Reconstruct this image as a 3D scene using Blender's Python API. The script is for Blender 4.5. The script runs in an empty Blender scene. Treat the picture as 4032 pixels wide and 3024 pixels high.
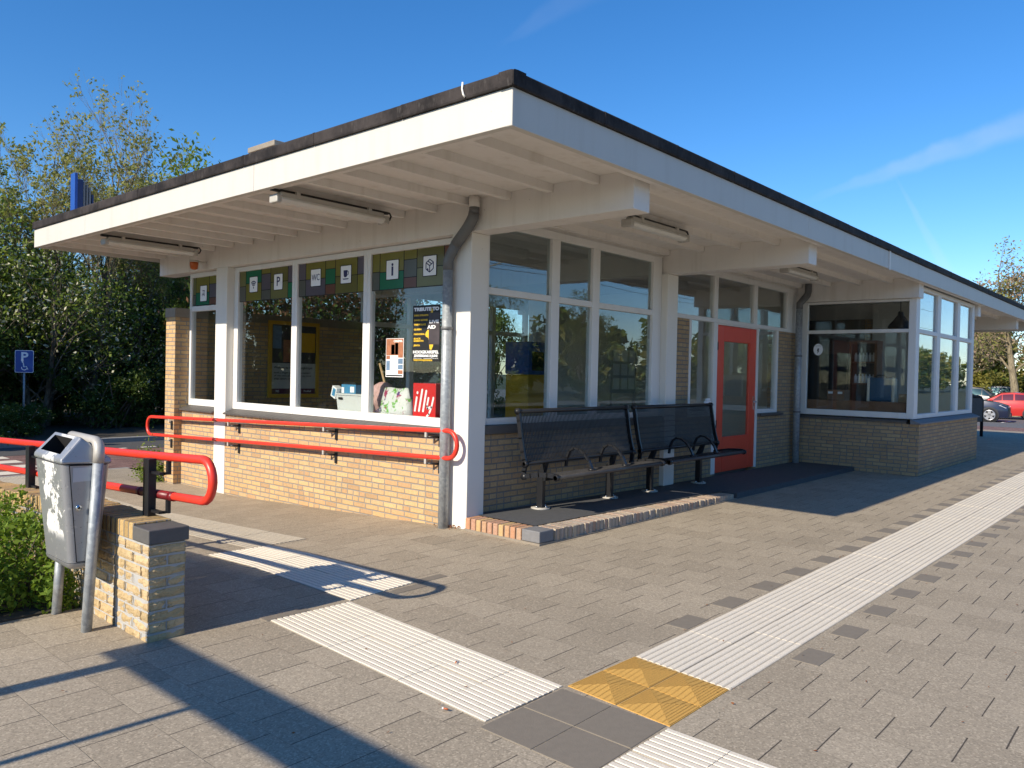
import bpy, math, random
from mathutils import Vector, Matrix
R = math.radians
random.seed(7)
scene = bpy.context.scene
col = scene.collection

# ------------------------------------------------------------------ camera
YAW, PITCH, ROLL, FPX = R(41.34991646), R(-0.81308079), R(1.24617284), 3087.2465
H = 1.58
def cam_matrix():
    d = Vector((math.cos(YAW)*math.cos(PITCH), math.sin(YAW)*math.cos(PITCH), math.sin(PITCH)))
    r = d.cross(Vector((0, 0, 1))).normalized(); u = r.cross(d)
    r2 = math.cos(ROLL)*r + math.sin(ROLL)*u; u2 = -math.sin(ROLL)*r + math.cos(ROLL)*u
    m = Matrix((r2, u2, -d)).transposed().to_4x4(); m.translation = (0, 0, H)
    return m
cd = bpy.data.cameras.new('camera'); cam = bpy.data.objects.new('camera', cd); col.objects.link(cam)
cam.matrix_world = cam_matrix(); cd.sensor_fit = 'HORIZONTAL'; cd.sensor_width = 36
cd.lens = 36*FPX/4032; cd.clip_end = 2000; cd.clip_start = .05
scene.camera = cam

# ------------------------------------------------------------------ node helper
class NT:
    def __init__(s, name):
        s.m = bpy.data.materials.new(name); s.m.use_nodes = True
        s.t = s.m.node_tree; s.t.nodes.clear()
        s.out = s.t.nodes.new('ShaderNodeOutputMaterial')
    def n(s, typ, **kw):
        nd = s.t.nodes.new(typ)
        for k, v in kw.items(): setattr(nd, k, v)
        return nd
    def set(s, inp, v):
        if isinstance(v, bpy.types.NodeSocket): s.t.links.new(v, inp)
        elif isinstance(v, (tuple, list)) and len(v) == 3 and inp.type == 'RGBA': inp.default_value = (*v, 1)
        else: inp.default_value = v
    def M(s, op, a, b=0.0, c=0.0):
        nd = s.n('ShaderNodeMath', operation=op); s.set(nd.inputs[0], a); s.set(nd.inputs[1], b); s.set(nd.inputs[2], c)
        return nd.outputs[0]
    def step(s, a, lo, hi):
        nd = s.n('ShaderNodeMapRange', interpolation_type='SMOOTHSTEP'); s.set(nd.inputs[0], a); s.set(nd.inputs[1], lo); s.set(nd.inputs[2], hi)
        return nd.outputs[0]
    def mix(s, f, a, b, typ='MIX'):
        nd = s.n('ShaderNodeMix', data_type='RGBA', blend_type=typ); s.set(nd.inputs[0], f); s.set(nd.inputs[6], a); s.set(nd.inputs[7], b)
        return nd.outputs[2]
    def mixf(s, f, a, b):
        nd = s.n('ShaderNodeMix', data_type='FLOAT'); s.set(nd.inputs[0], f); s.set(nd.inputs[2], a); s.set(nd.inputs[3], b)
        return nd.outputs[0]
    def noise(s, vec, scale, detail=3, rough=.5, dist=0):
        nd = s.n('ShaderNodeTexNoise'); s.set(nd.inputs['Vector'], vec); s.set(nd.inputs['Scale'], scale)
        s.set(nd.inputs['Detail'], detail); s.set(nd.inputs['Roughness'], rough); s.set(nd.inputs['Distortion'], dist)
        return nd.outputs[0]
    def white(s, vec):
        nd = s.n('ShaderNodeTexWhiteNoise', noise_dimensions='3D'); s.set(nd.inputs[0], vec); return nd.outputs[0]
    def pos(s): return s.n('ShaderNodeNewGeometry').outputs['Position']
    def nrm(s): return s.n('ShaderNodeNewGeometry').outputs['Normal']
    def obj(s): return s.n('ShaderNodeTexCoord').outputs['Object']
    def sep(s, v):
        nd = s.n('ShaderNodeSeparateXYZ'); s.set(nd.inputs[0], v); return nd.outputs
    def comb(s, x, y, z=0.0):
        nd = s.n('ShaderNodeCombineXYZ'); s.set(nd.inputs[0], x); s.set(nd.inputs[1], y); s.set(nd.inputs[2], z); return nd.outputs[0]
    def scale(s, v, xyz):
        nd = s.n('ShaderNodeVectorMath', operation='MULTIPLY'); s.set(nd.inputs[0], v); nd.inputs[1].default_value = xyz; return nd.outputs[0]
    def bump(s, h, strength=.3, dist=.01, normal=None):
        nd = s.n('ShaderNodeBump'); s.set(nd.inputs['Height'], h); nd.inputs['Strength'].default_value = strength; nd.inputs['Distance'].default_value = dist
        if normal is not None: s.set(nd.inputs['Normal'], normal)
        return nd.outputs[0]
    def bsdf(s, colr, rough=.6, metal=0.0, normal=None, spec=.5, **kw):
        p = s.n('ShaderNodeBsdfPrincipled'); s.set(p.inputs['Base Color'], colr); s.set(p.inputs['Roughness'], rough); s.set(p.inputs['Metallic'], metal)
        s.set(p.inputs['Specular IOR Level'], spec)
        if normal is not None: s.set(p.inputs['Normal'], normal)
        for k, v in kw.items(): s.set(p.inputs[k.replace('_', ' ')], v)
        s.t.links.new(p.outputs[0], s.out.inputs[0]); return p

MAT = {}
def simple(name, c, rough=.6, metal=0.0, var=.12, vscale=6, bump=0, bscale=80, spec=.5):
    t = NT(name); p = t.obj()
    f = t.noise(p, vscale, 4, .6)
    a = tuple(max(0, x*(1-var)) for x in c); b = tuple(min(1, x*(1+var)) for x in c)
    cc = t.mix(f, a, b)
    nm = t.bump(t.noise(p, bscale, 4), bump, .004) if bump else None
    t.bsdf(cc, rough, metal, nm, spec)
    MAT[name] = t.m; return t.m

def brick_mat(name, cols, mortar, L=.222, Hh=.0625, roughface=.8, soldier=False, topdown=False, dirt=.28, relief=.8):
    """running brick by world position; picks the horizontal axis from the face normal"""
    t = NT(name); P = t.sep(t.pos()); N = t.sep(t.nrm())
    ax = t.M('GREATER_THAN', t.M('ABSOLUTE', N[0]), .5)
    az = t.M('GREATER_THAN', t.M('ABSOLUTE', N[2]), .7)
    u = t.mixf(ax, P[0], P[1]); v = P[2]
    wob = t.noise(t.pos(), 9, 2)
    v = t.M('ADD', v, t.M('MULTIPLY', t.M('SUBTRACT', wob, .5), .006))
    if soldier:      # bricks on edge: joints only across the horizontal run
        row = 0.0; uu = t.M('DIVIDE', u, Hh); fv = .5; v2 = v
        if topdown: uu = t.M('DIVIDE', t.mixf(az, u, P[1] if topdown == 'y' else P[0]), Hh)
        fu = t.M('FRACT', uu); cid = t.M('FLOOR', uu); jl = .085
        eu = t.M('MINIMUM', fu, t.M('SUBTRACT', 1, fu))
        mask = t.step(eu, jl*.6, jl*1.5); key = t.comb(cid, 3.3, 1.7)
    else:
        vv = t.M('DIVIDE', v, Hh); row = t.M('FLOOR', vv); fv = t.M('FRACT', vv)
        rnd = t.white(t.comb(row, 5.5, 2.2))
        uu = t.M('ADD', t.M('DIVIDE', u, L), t.M('ADD', t.M('MULTIPLY', row, .5), t.M('MULTIPLY', t.M('SUBTRACT', rnd, .5), .16)))
        cid = t.M('FLOOR', uu); fu = t.M('FRACT', uu)
        hd = t.M('GREATER_THAN', t.white(t.comb(cid, row, 9.1)), .72)     # some headers
        half = t.M('GREATER_THAN', fu, .5)
        fu2 = t.M('FRACT', t.M('MULTIPLY', fu, 2))
        fu_h = t.M('MULTIPLY', fu2, .5)
        e1 = t.M('MINIMUM', fu, t.M('SUBTRACT', 1, fu)); e2 = t.M('MULTIPLY', t.M('MINIMUM', fu2, t.M('SUBTRACT', 1, fu2)), .5)
        eu = t.M('MULTIPLY', t.mixf(hd, e1, e2), L); ev = t.M('MULTIPLY', t.M('MINIMUM', fv, t.M('SUBTRACT', 1, fv)), Hh)
        e = t.M('MINIMUM', eu, ev)
        e = t.M('ADD', e, t.M('MULTIPLY', t.M('SUBTRACT', t.noise(t.pos(), 55, 3), .5), .006))
        mask = t.step(e, .0048, .0085)
        key = t.comb(cid, row, t.M('MULTIPLY', half, hd))
    r1 = t.white(key)
    ramp = t.n('ShaderNodeValToRGB'); t.set(ramp.inputs[0], r1)
    el = ramp.color_ramp.elements
    while len(el) < len(cols): el.new(.5)
    for i, c in enumerate(cols): el[i].position = i/(len(cols)-1); el[i].color = (*c, 1)
    n1 = t.noise(t.pos(), 42, 5, .65); n2 = t.noise(t.pos(), 1.7, 3, .6)
    bc = t.mix(t.step(n1, .3, .75), t.mix(1.0, ramp.outputs[0], (.86, .83, .79), 'MULTIPLY'), ramp.outputs[0])
    crack = t.step(t.noise(t.scale(t.pos(), (1, 1, 2.2)), 26, 4, .6, 1.5), .60, .70)
    bc = t.mix(t.M('MULTIPLY', crack, .28), bc, tuple(x*.42 for x in cols[0]))
    if dirt: bc = t.mix(t.M('MULTIPLY', t.step(n2, .55, .8), dirt), bc, (.17, .145, .09))
    mc = t.mix(t.noise(t.pos(), 14, 3), tuple(x*.8 for x in mortar), tuple(min(1, x*1.15) for x in mortar))
    cc = t.mix(mask, mc, bc)
    h = t.M('ADD', t.M('MULTIPLY', mask, 1.0), t.M('MULTIPLY', t.noise(t.pos(), 38, 5, .7, .6), roughface))
    t.bsdf(cc, .88, 0, t.bump(h, relief, .012), .25)
    MAT[name] = t.m; return t.m

def paver_mat(name, c, c2, pitch=.302, cross=.298, along='y', agg=.55, jointc=(.035, .03, .026), var=.14, patch=True, asym=True):
    t = NT(name); P = t.sep(t.pos())
    a, b = (P[0], P[1]) if along == 'y' else (P[1], P[0])
    w = t.noise(t.pos(), 1.3, 2)
    a = t.M('ADD', a, t.M('MULTIPLY', t.M('SUBTRACT', w, .5), .02)); b = t.M('ADD', b, t.M('MULTIPLY', t.M('SUBTRACT', t.noise(t.pos(), 1.1, 2), .5), .02))
    ua = t.M('DIVIDE', t.M('ADD', a, .26), pitch); ca = t.M('FLOOR', ua); fa = t.M('FRACT', ua)
    vb = t.M('ADD', t.M('DIVIDE', b, cross), t.M('MULTIPLY', ca, .5)); cb = t.M('FLOOR', vb); fb = t.M('FRACT', vb)
    ea = t.M('MULTIPLY', t.M('MINIMUM', fa, t.M('SUBTRACT', 1, fa)), pitch); eb = t.M('MULTIPLY', t.M('MINIMUM', fb, t.M('SUBTRACT', 1, fb)), cross)
    jn = t.M('MULTIPLY', t.M('SUBTRACT', t.noise(t.pos(), 60, 3), .5), .004)
    r1 = t.white(t.comb(ca, cb, 1.3)); r2 = t.white(t.comb(ca, cb, 7.7)); r3 = t.white(t.comb(ca, cb, 4.1))
    openj = t.mixf(r2, .0004, .0022)
    mb = t.step(t.M('ADD', eb, jn), openj, t.M('ADD', openj, .0022))
    ma = t.step(t.M('ADD', ea, jn), .0004, .0022)
    vcol = t.mix(r1, tuple(x*(1-var) for x in c), tuple(x*(1+var) for x in c2))
    if patch: vcol = t.mix(t.M('MULTIPLY', t.step(r3, .93, .97), .28), vcol, tuple(x*.62 for x in c))
    s1 = t.noise(t.pos(), 95, 4, .8); s2 = t.noise(t.pos(), 210, 3, .7); s3 = t.noise(t.pos(), 70, 3, .7)
    cc = t.mix(t.M('MULTIPLY', t.step(s1, .50, .66), agg), vcol, tuple(x*.30 for x in c))
    cc = t.mix(t.M('MULTIPLY', t.step(s2, .57, .68), agg*.9), cc, tuple(min(1, x*2.0) for x in c2))
    cc = t.mix(t.M('MULTIPLY', t.step(s3, .66, .72), agg*.7), cc, tuple(min(1, x*2.5) for x in c2))
    vo = t.n('ShaderNodeTexVoronoi'); t.set(vo.inputs['Vector'], t.pos()); vo.inputs['Scale'].default_value = 120
    vr = t.sep(vo.outputs['Color'])[0]
    cc = t.mix(t.M('MULTIPLY', t.M('LESS_THAN', vr, .22), agg*.85), cc, tuple(x*.30 for x in c)); cc = t.mix(t.M('MULTIPLY', t.M('GREATER_THAN', vr, .86), agg*.9), cc, tuple(min(1, x*1.9) for x in c2))
    big = t.noise(t.pos(), .55, 4, .6); cc = t.mix(t.M('MULTIPLY', t.step(big, .45, .75), .28), cc, tuple(x*.6 for x in c))
    st = t.noise(t.pos(), 4.0, 5, .7); cc = t.mix(t.M('MULTIPLY', t.step(st, .62, .74), .22), cc, tuple(x*.45 for x in c))
    spot = t.noise(t.pos(), 17, 2, .5); cc = t.mix(t.M('MULTIPLY', t.step(spot, .755, .775), .6), cc, (.05, .045, .04))
    if asym:
        cc = t.mix(ma, t.mix(t.noise(t.pos(), 5, 2), tuple(x*.55 for x in c), tuple(x*.95 for x in c)), cc)
    else: cc = t.mix(ma, jointc, cc)
    cc = t.mix(mb, jointc, cc)
    hgt = t.M('ADD', t.M('MINIMUM', t.mixf(ma, .35, 1), mb), t.M('ADD', t.M('MULTIPLY', s1, .22*agg*1.8), t.M('MULTIPLY', r1, .22)))
    t.bsdf(cc, .85, 0, t.bump(hgt, .55, .006), .3)
    MAT[name] = t.m; return t.m

def streak_white(name, c, streak=.25, grime=(.34, .28, .2)):
    t = NT(name); p = t.pos()
    s = t.noise(t.scale(p, (4.5, 4.5, .35)), 1.6, 4, .55); g = t.noise(p, 2.2, 5, .65); k = t.noise(p, 30, 2, .5)
    cc = t.mix(t.M('MULTIPLY', t.step(s, .5, .78), streak), c, grime)
    cc = t.mix(t.M('MULTIPLY', t.step(g, .48, .8), streak*.9), cc, tuple(x*.72 for x in c))
    cc = t.mix(t.M('MULTIPLY', t.step(k, .77, .80), .55), cc, (.09, .07, .05))
    t.bsdf(cc, .55, 0, t.bump(t.noise(p, 25, 4), .12, .004), .4)
    MAT[name] = t.m; return t.m

def glass_mat(name, base=.055, tint=(.86, .9, .89), rough=.0):
    t = NT(name)
    g = t.n('ShaderNodeNewGeometry')
    dt = t.n('ShaderNodeVectorMath', operation='DOT_PRODUCT'); t.set(dt.inputs[0], g.outputs['Normal']); t.set(dt.inputs[1], g.outputs['Incoming'])
    c = t.M('SUBTRACT', 1.0, t.M('ABSOLUTE', dt.outputs['Value']))
    f = t.M('ADD', base, t.M('MULTIPLY', t.M('POWER', c, 4.2), 1-base))
    tr = t.n('ShaderNodeBsdfTransparent'); tr.inputs[0].default_value = (*tint, 1)
    gl = t.n('ShaderNodeBsdfGlossy'); gl.inputs['Roughness'].default_value = rough; gl.inputs[0].default_value = (.95, .97, 1, 1)
    t.set(gl.inputs['Normal'], t.bump(t.noise(t.pos(), 1.1, 2), .035, .05))
    mx = t.n('ShaderNodeMixShader'); t.set(mx.inputs[0], f); t.t.links.new(tr.outputs[0], mx.inputs[1]); t.t.links.new(gl.outputs[0], mx.inputs[2])
    t.t.links.new(mx.outputs[0], t.out.inputs[0]); MAT[name] = t.m; return t.m

def leaf_mat(name, a, b, trans=.35, rough=.62):
    t = NT(name)
    g = t.n('ShaderNodeNewGeometry'); r = g.outputs['Random Per Island']
    f = t.M('ADD', t.M('MULTIPLY', r, .7), t.M('MULTIPLY', t.noise(t.obj(), .9, 3), .5))
    c = t.mix(f, a, b)
    p = t.n('ShaderNodeBsdfPrincipled'); t.set(p.inputs['Base Color'], c); p.inputs['Roughness'].default_value = rough; p.inputs['Specular IOR Level'].default_value = .12
    tl = t.n('ShaderNodeBsdfTranslucent'); t.set(tl.inputs[0], t.mix(.5, c, (c_ := (min(1, b[0]*1.4), min(1, b[1]*1.5), b[2]*.6))))
    mx = t.n('ShaderNodeMixShader'); mx.inputs[0].default_value = trans
    t.t.links.new(p.outputs[0], mx.inputs[1]); t.t.links.new(tl.outputs[0], mx.inputs[2]); t.t.links.new(mx.outputs[0], t.out.inputs[0])
    MAT[name] = t.m; return t.m

# ------------------------------------------------------------------ materials
YB = [(.56, .375, .19), (.62, .41, .205), (.66, .455, .235), (.47, .31, .17), (.60, .375, .195), (.59, .425, .225), (.52, .37, .215)]
brick_mat('brick', YB, (.29, .265, .235))
brick_mat('brick_shaded', [(.40, .29, .17), (.46, .32, .18), (.50, .37, .21), (.43, .29, .17), (.38, .30, .19)], (.21, .20, .185), dirt=.45)  # greyer, darker brick for the shaded walls: shade mixed into the colour, plus dirt
brick_mat('brick_low_wall', [(.46, .35, .20), (.56, .42, .24), (.60, .46, .28), (.50, .37, .20)], (.42, .42, .41), roughface=2.4, relief=1.0, dirt=.55)
brick_mat('brick_cap', [(.42, .29, .13), (.54, .37, .16), (.58, .41, .19)], (.24, .22, .19), Hh=.062, soldier=True, topdown='y', roughface=1.2)
brick_mat('brick_edge_x', [(.50, .41, .32), (.50, .33, .24), (.56, .46, .33), (.46, .40, .34), (.52, .36, .27)], (.36, .33, .29), Hh=.066, soldier=True, topdown='x', roughface=1.2)
brick_mat('brick_edge_y', [(.52, .28, .17), (.56, .40, .20), (.50, .27, .18), (.48, .34, .25), (.53, .32, .18)], (.36, .33, .29), Hh=.075, soldier=True, topdown='y', roughface=1.0)
t = NT('brick_rough'); g = t.n('ShaderNodeNewGeometry'); 
P = t.sep(t.pos()); key = t.comb(t.M('FLOOR', t.M('MULTIPLY', P[1], 9.3)), t.M('FLOOR', t.M('MULTIPLY', t.M('ADD', P[2], .006), 15.748)), t.M('FLOOR', t.M('MULTIPLY', P[0], 5)))
c = t.mix(t.white(key), (.47, .35, .19), (.60, .45, .26)); n1 = t.noise(t.pos(), 34, 6, .7, .8); n2 = t.noise(t.pos(), 7, 4, .6)
c = t.mix(t.M('MULTIPLY', t.step(n1, .48, .66), .45), c, (.24, .17, .08)); c = t.mix(t.M('MULTIPLY', t.step(n2, .52, .72), .30), c, (.22, .18, .11)); c = t.mix(t.M('MULTIPLY', t.step(t.noise(t.scale(t.pos(), (1, 1, 2.5)), 30, 4, .6, 2.0), .62, .70), .55), c, (.10, .07, .035))
t.bsdf(c, .9, 0, t.bump(n1, .8, .012), .2); MAT['brick_rough'] = t.m
simple('mortar_grey', (.40, .395, .38), .9, var=.2, vscale=20, bump=.5)
paver_mat('paving', (.342, .288, .213), (.360, .305, .228), var=.06, agg=.32, jointc=(.075, .062, .048))
paver_mat('paving_grey', (.20, .195, .182), (.215, .21, .196), agg=.35, patch=False, asym=False)
paver_mat('road_brick', (.20, .115, .10), (.23, .14, .12), pitch=.10, cross=.21, along='x', agg=.2, patch=False, asym=False)
simple('asphalt', (.085, .084, .085), .9, var=.25, vscale=9, bump=.4, bscale=220, spec=.3)
simple('car_park_asphalt', (.14, .14, .145), .9, var=.2, vscale=3, bump=.3, bscale=120, spec=.3)
simple('soil', (.05, .042, .03), .95, var=.4, vscale=14, bump=.8, bscale=60)
simple('earth', (.045, .055, .025), .95, var=.4, vscale=1.2, bump=.5, bscale=30)
simple('kerb_stone', (.30, .29, .27), .85, var=.2, vscale=12, bump=.3)
simple('rubber_mat', (.076, .078, .082), .8, var=.3, vscale=18, bump=.5, bscale=160)
simple('grey_tile', (.20, .172, .135), .8, var=.14, vscale=26, bump=.25, bscale=140)
simple('stone_dark', (.10, .095, .09), .65, var=.28, vscale=18, bump=.3, bscale=60)
simple('stone_grey', (.18, .18, .185), .75, var=.28, vscale=18, bump=.35, bscale=60)
simple('sill_tile', (.085, .078, .072), .5, var=.25, vscale=14)
simple('concrete', (.25, .215, .17), .85, var=.22, vscale=9, bump=.35, bscale=70)
streak_white('paint_white', (.76, .73, .67), .10); streak_white('paint_fascia', (.58, .555, .505), .16)
streak_white('paint_soffit', (.74, .705, .66), .26)
streak_white('paint_frame', (.74, .73, .70), .12)
simple('plaster', (.60, .57, .50), .9, var=.1)
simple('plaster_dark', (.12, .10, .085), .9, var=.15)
simple('floor_inside', (.22, .20, .18), .5, var=.2)
def trim_mat():
    t = NT('roof_trim'); p = t.pos(); f = t.noise(p, 3.2, 6, .7); g = t.noise(t.scale(p, (6, 6, 2)), 5, 4, .6)
    c = t.mix(t.step(f, .3, .7), (.016, .014, .014), (.052, .044, .042)); c = t.mix(t.M('MULTIPLY', t.step(g, .55, .75), .5), c, (.10, .092, .085))
    t.bsdf(c, .75, 0, t.bump(g, .4, .01), .15); MAT['roof_trim'] = t.m
trim_mat()
simple('red_tube', (.72, .042, .022), .36, var=.14, vscale=11, bump=.05, bscale=30)
simple('red_tube_dark', (.16, .008, .012), .4, var=.06)
simple('red_door', (.74, .07, .03), .4, var=.06, vscale=3)
simple('black_metal', (.014, .015, .018), .36, var=.2, vscale=8)
simple('black_wire', (.040, .039, .040), .42, var=.4, vscale=9)
simple('black_paint', (.015, .015, .016), .5, var=.2)
simple('bracket_grey', (.46, .44, .40), .5, .1)
def galv():
    t = NT('galvanised'); p = t.obj(); v = t.n('ShaderNodeTexVoronoi'); t.set(v.inputs['Vector'], p); v.inputs['Scale'].default_value = 38
    f = t.sep(v.outputs['Color'])[0]; c = t.mix(f, (.27, .30, .33), (.40, .43, .45)); c = t.mix(t.M('MULTIPLY', t.step(t.noise(p, 6, 4), .5, .8), .5), c, (.22, .2, .18))
    t.bsdf(c, .5, .25, None); MAT['galvanised'] = t.m
galv()
simple('zinc', (.15, .155, .16), .55, .2, var=.25, vscale=10)
def bin_mat():
    t = NT('bin_paint'); p = t.obj(); P = t.sep(p)
    n = t.noise(t.scale(p, (1, 1, .8)), 13, 6, .74); front = t.M('LESS_THAN', t.sep(t.n('ShaderNodeTexCoord').outputs['Normal'])[0], -.55)
    inz = t.M('MULTIPLY', t.step(P[2], .52, .6), t.M('SUBTRACT', 1.0, t.M('MULTIPLY', t.step(P[2], .98, .99), .4)))
    cen = t.M('SUBTRACT', 1.0, t.step(t.M('ABSOLUTE', t.M('ADD', P[1], .02)), .06, .2))
    w = t.M('MULTIPLY', t.step(t.M('ADD', n, t.M('MULTIPLY', cen, .15)), .63, .655), t.M('MULTIPLY', front, inz))
    base = t.mix(t.noise(p, 3, 4), (.33, .34, .36), (.45, .46, .47)); base = t.mix(t.M('MULTIPLY', t.step(t.noise(p, 60, 3, .6), .66, .7), .6), base, (.14, .13, .12))
    c = t.mix(w, base, (.78, .77, .72)); c = t.mix(t.M('MULTIPLY', t.step(t.noise(p, 23, 4), .64, .7), .5), c, (.66, .65, .6))
    t.bsdf(c, t.mixf(w, .38, .8), t.mixf(w, .55, 0), t.bump(t.noise(p, 40, 3), .1, .003)); MAT['bin_paint'] = t.m
bin_mat()
simple('tube_painted', (.46, .44, .40), .5, .2, var=.2, vscale=9)
simple('sticker_pale', (.50, .51, .52), .5, var=.05)
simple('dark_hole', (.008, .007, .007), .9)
def ribbed(name, c, dark, spk):
    t = NT(name); p = t.pos()
    f = t.noise(p, 130, 3, .7); g = t.noise(p, 2.4, 4, .6)
    cc = t.mix(t.step(f, .35, .7), dark, c); cc = t.mix(t.M('MULTIPLY', t.step(g, .5, .75), .35), cc, dark)
    cc = t.mix(t.M('MULTIPLY', t.step(t.noise(p, 34, 2), .74, .77), .7), cc, spk)
    t.bsdf(cc, .85, 0, t.bump(f, .25, .003), .25); MAT[name] = t.m
ribbed('tactile_white', (.80, .725, .60), (.64, .575, .47), (.1, .09, .08))
ribbed('tactile_groove', (.50, .45, .37), (.36, .32, .26), (.1, .09, .08)); ribbed('tactile_old', (.50, .45, .36), (.33, .29, .23), (.1, .09, .08))
ribbed('tactile_yellow', (.66, .39, .10), (.52, .30, .08), (.16, .09, .03))
glass_mat('glass', .045, (.93, .95, .94))
glass_mat('glass_mirror', .075, (.80, .85, .85)); glass_mat('glass_side', .035, (.9, .92, .92))
glass_mat('car_glass', .10, (.45, .62, .64))
simple('white_print', (.86, .87, .88), .5, var=.03)
simple('navy_print', (.012, .018, .10), .5, var=.05)
simple('black_print', (.012, .012, .012), .5, var=.05)
simple('yellow_print', (.72, .47, .03), .5, var=.05)
simple('green_print', (.12, .33, .08), .5)
simple('purple_print', (.11, .02, .055), .5)
simple('orange_print', (.45, .12, .04), .5)
simple('photo_dark', (.055, .045, .05), .5, var=.7, vscale=7)
simple('photo_warm', (.35, .14, .07), .5, var=.7, vscale=16)
simple('photo_blue', (.14, .22, .33), .5, var=.6, vscale=16)
simple('paper_grey', (.50, .50, .48), .6, var=.05)
simple('yellow_frame', (.60, .34, .03), .45, var=.08)
simple('red_box', (.62, .02, .018), .28, var=.05)
simple('blue_paint', (.015, .07, .32), .4, var=.1)
simple('blue_dark', (.008, .02, .09), .4, var=.1)
simple('ns_yellow', (.70, .38, .01), .4, var=.06)
simple('wood', (.24, .115, .055), .55, var=.4, vscale=8)
simple('wood_dark', (.06, .028, .018), .5, var=.3, vscale=8)
simple('wood_pale', (.42, .28, .15), .6, var=.2)
simple('suitcase_blue', (.035, .11, .19), .6, var=.15)
simple('cream', (.78, .73, .58), .6)
simple('lamp_black', (.012, .012, .012), .4)
simple('plastic_white', (.62, .63, .62), .5, var=.05)
simple('plastic_blue', (.06, .25, .45), .5, var=.15)
simple('plastic_clear', (.66, .65, .61), .35, var=.12, vscale=12)
simple('cloth_pink', (.55, .34, .33), .8, var=.5, vscale=24)
simple('amber', (.45, .10, .015), .3)
def bag_mat():
    t = NT('bag_print'); p = t.obj(); n = t.noise(p, 8, 4, .6, .8); m = t.noise(p, 13, 3, .5, .5)
    c = t.mix(t.step(n, .55, .58), (.66, .67, .66), (.17, .42, .08)); c = t.mix(t.step(m, .62, .65), c, (.35, .05, .12)); c = t.mix(t.step(t.noise(p, 10, 2), .66, .7), c, (.1, .03, .16))
    z = t.sep(p)[2]; c = t.mix(t.step(z, .10, .13), (.64, .65, .65), c)
    t.bsdf(c, .45, 0, t.bump(t.noise(p, 14, 5, .6), .8, .02)); MAT['bag_print'] = t.m
bag_mat()
simple('tyre', (.016, .016, .017), .85, var=.2)
simple('alloy', (.52, .53, .55), .3, .8)
simple('chrome', (.7, .7, .7), .15, 1)
simple('headlight', (.70, .73, .76), .15)
simple('tail_light', (.4, .01, .01), .25)
for nm, c in dict(car_navy=(.008, .013, .04), car_red=(.52, .025, .02), car_white=(.66, .68, .68), car_grey=(.12, .13, .15), car_black=(.016, .017, .02)).items():
    t = NT(nm); t.bsdf(t.mix(t.noise(t.obj(), 3, 3), tuple(x*.9 for x in c), tuple(x*1.08 for x in c)), .3, .15, None, .6, Coat_Weight=.7, Coat_Roughness=.06); MAT[nm] = t.m
simple('car_plastic', (.045, .047, .05), .7)
def bark(name, a, b):
    t = NT(name); p = t.obj(); n = t.noise(t.scale(p, (3, 3, .6)), 6, 5, .7)
    t.bsdf(t.mix(t.step(n, .3, .7), a, b), .9, 0, t.bump(n, .7, .03), .2); MAT[name] = t.m
bark('bark', (.07, .058, .042), (.21, .18, .135)); bark('bark_pale', (.11, .09, .06), (.30, .25, .16))
leaf_mat('leaf_hedge', (.045, .11, .015), (.23, .32, .05))
leaf_mat('leaf_green', (.06, .11, .018), (.23, .29, .06))
leaf_mat('leaf_dark', (.026, .052, .012), (.10, .145, .035), .3)
leaf_mat('leaf_bud', (.17, .165, .05), (.36, .36, .13), .4)
leaf_mat('leaf_red', (.10, .045, .03), (.2, .11, .06), .3)
leaf_mat('leaf_yellow', (.16, .155, .035), (.38, .34, .09), .4)
leaf_mat('leaf_pink', (.22, .15, .11), (.38, .28, .2), .3)
leaf_mat('blossom', (.50, .50, .36), (.72, .70, .55), .35)
leaf_mat('leaf_dead', (.16, .06, .03), (.3, .13, .06), .2)
for i, c in enumerate([(.27, .255, .085), (.18, .185, .165), (.055, .23, .14), (.185, .17, .20), (.23, .13, .10), (.22, .21, .09), (.25, .25, .13)]):
    t = NT('film_%d' % i); p = t.bsdf(t.mix(t.noise(t.obj(), 4, 2), tuple(x*1.0 for x in c), tuple(x*1.6 for x in c)), .12, 0, None, .5)
    tl = t.n('ShaderNodeBsdfTranslucent'); tl.inputs[0].default_value = (*[min(1, x*2.6) for x in c], 1)
    mx = t.n('ShaderNodeMixShader'); mx.inputs[0].default_value = .6
    t.t.links.new(p.outputs[0], mx.inputs[1]); t.t.links.new(tl.outputs[0], mx.inputs[2]); t.t.links.new(mx.outputs[0], t.out.inputs[0]); MAT['film_%d' % i] = t.m

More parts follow.
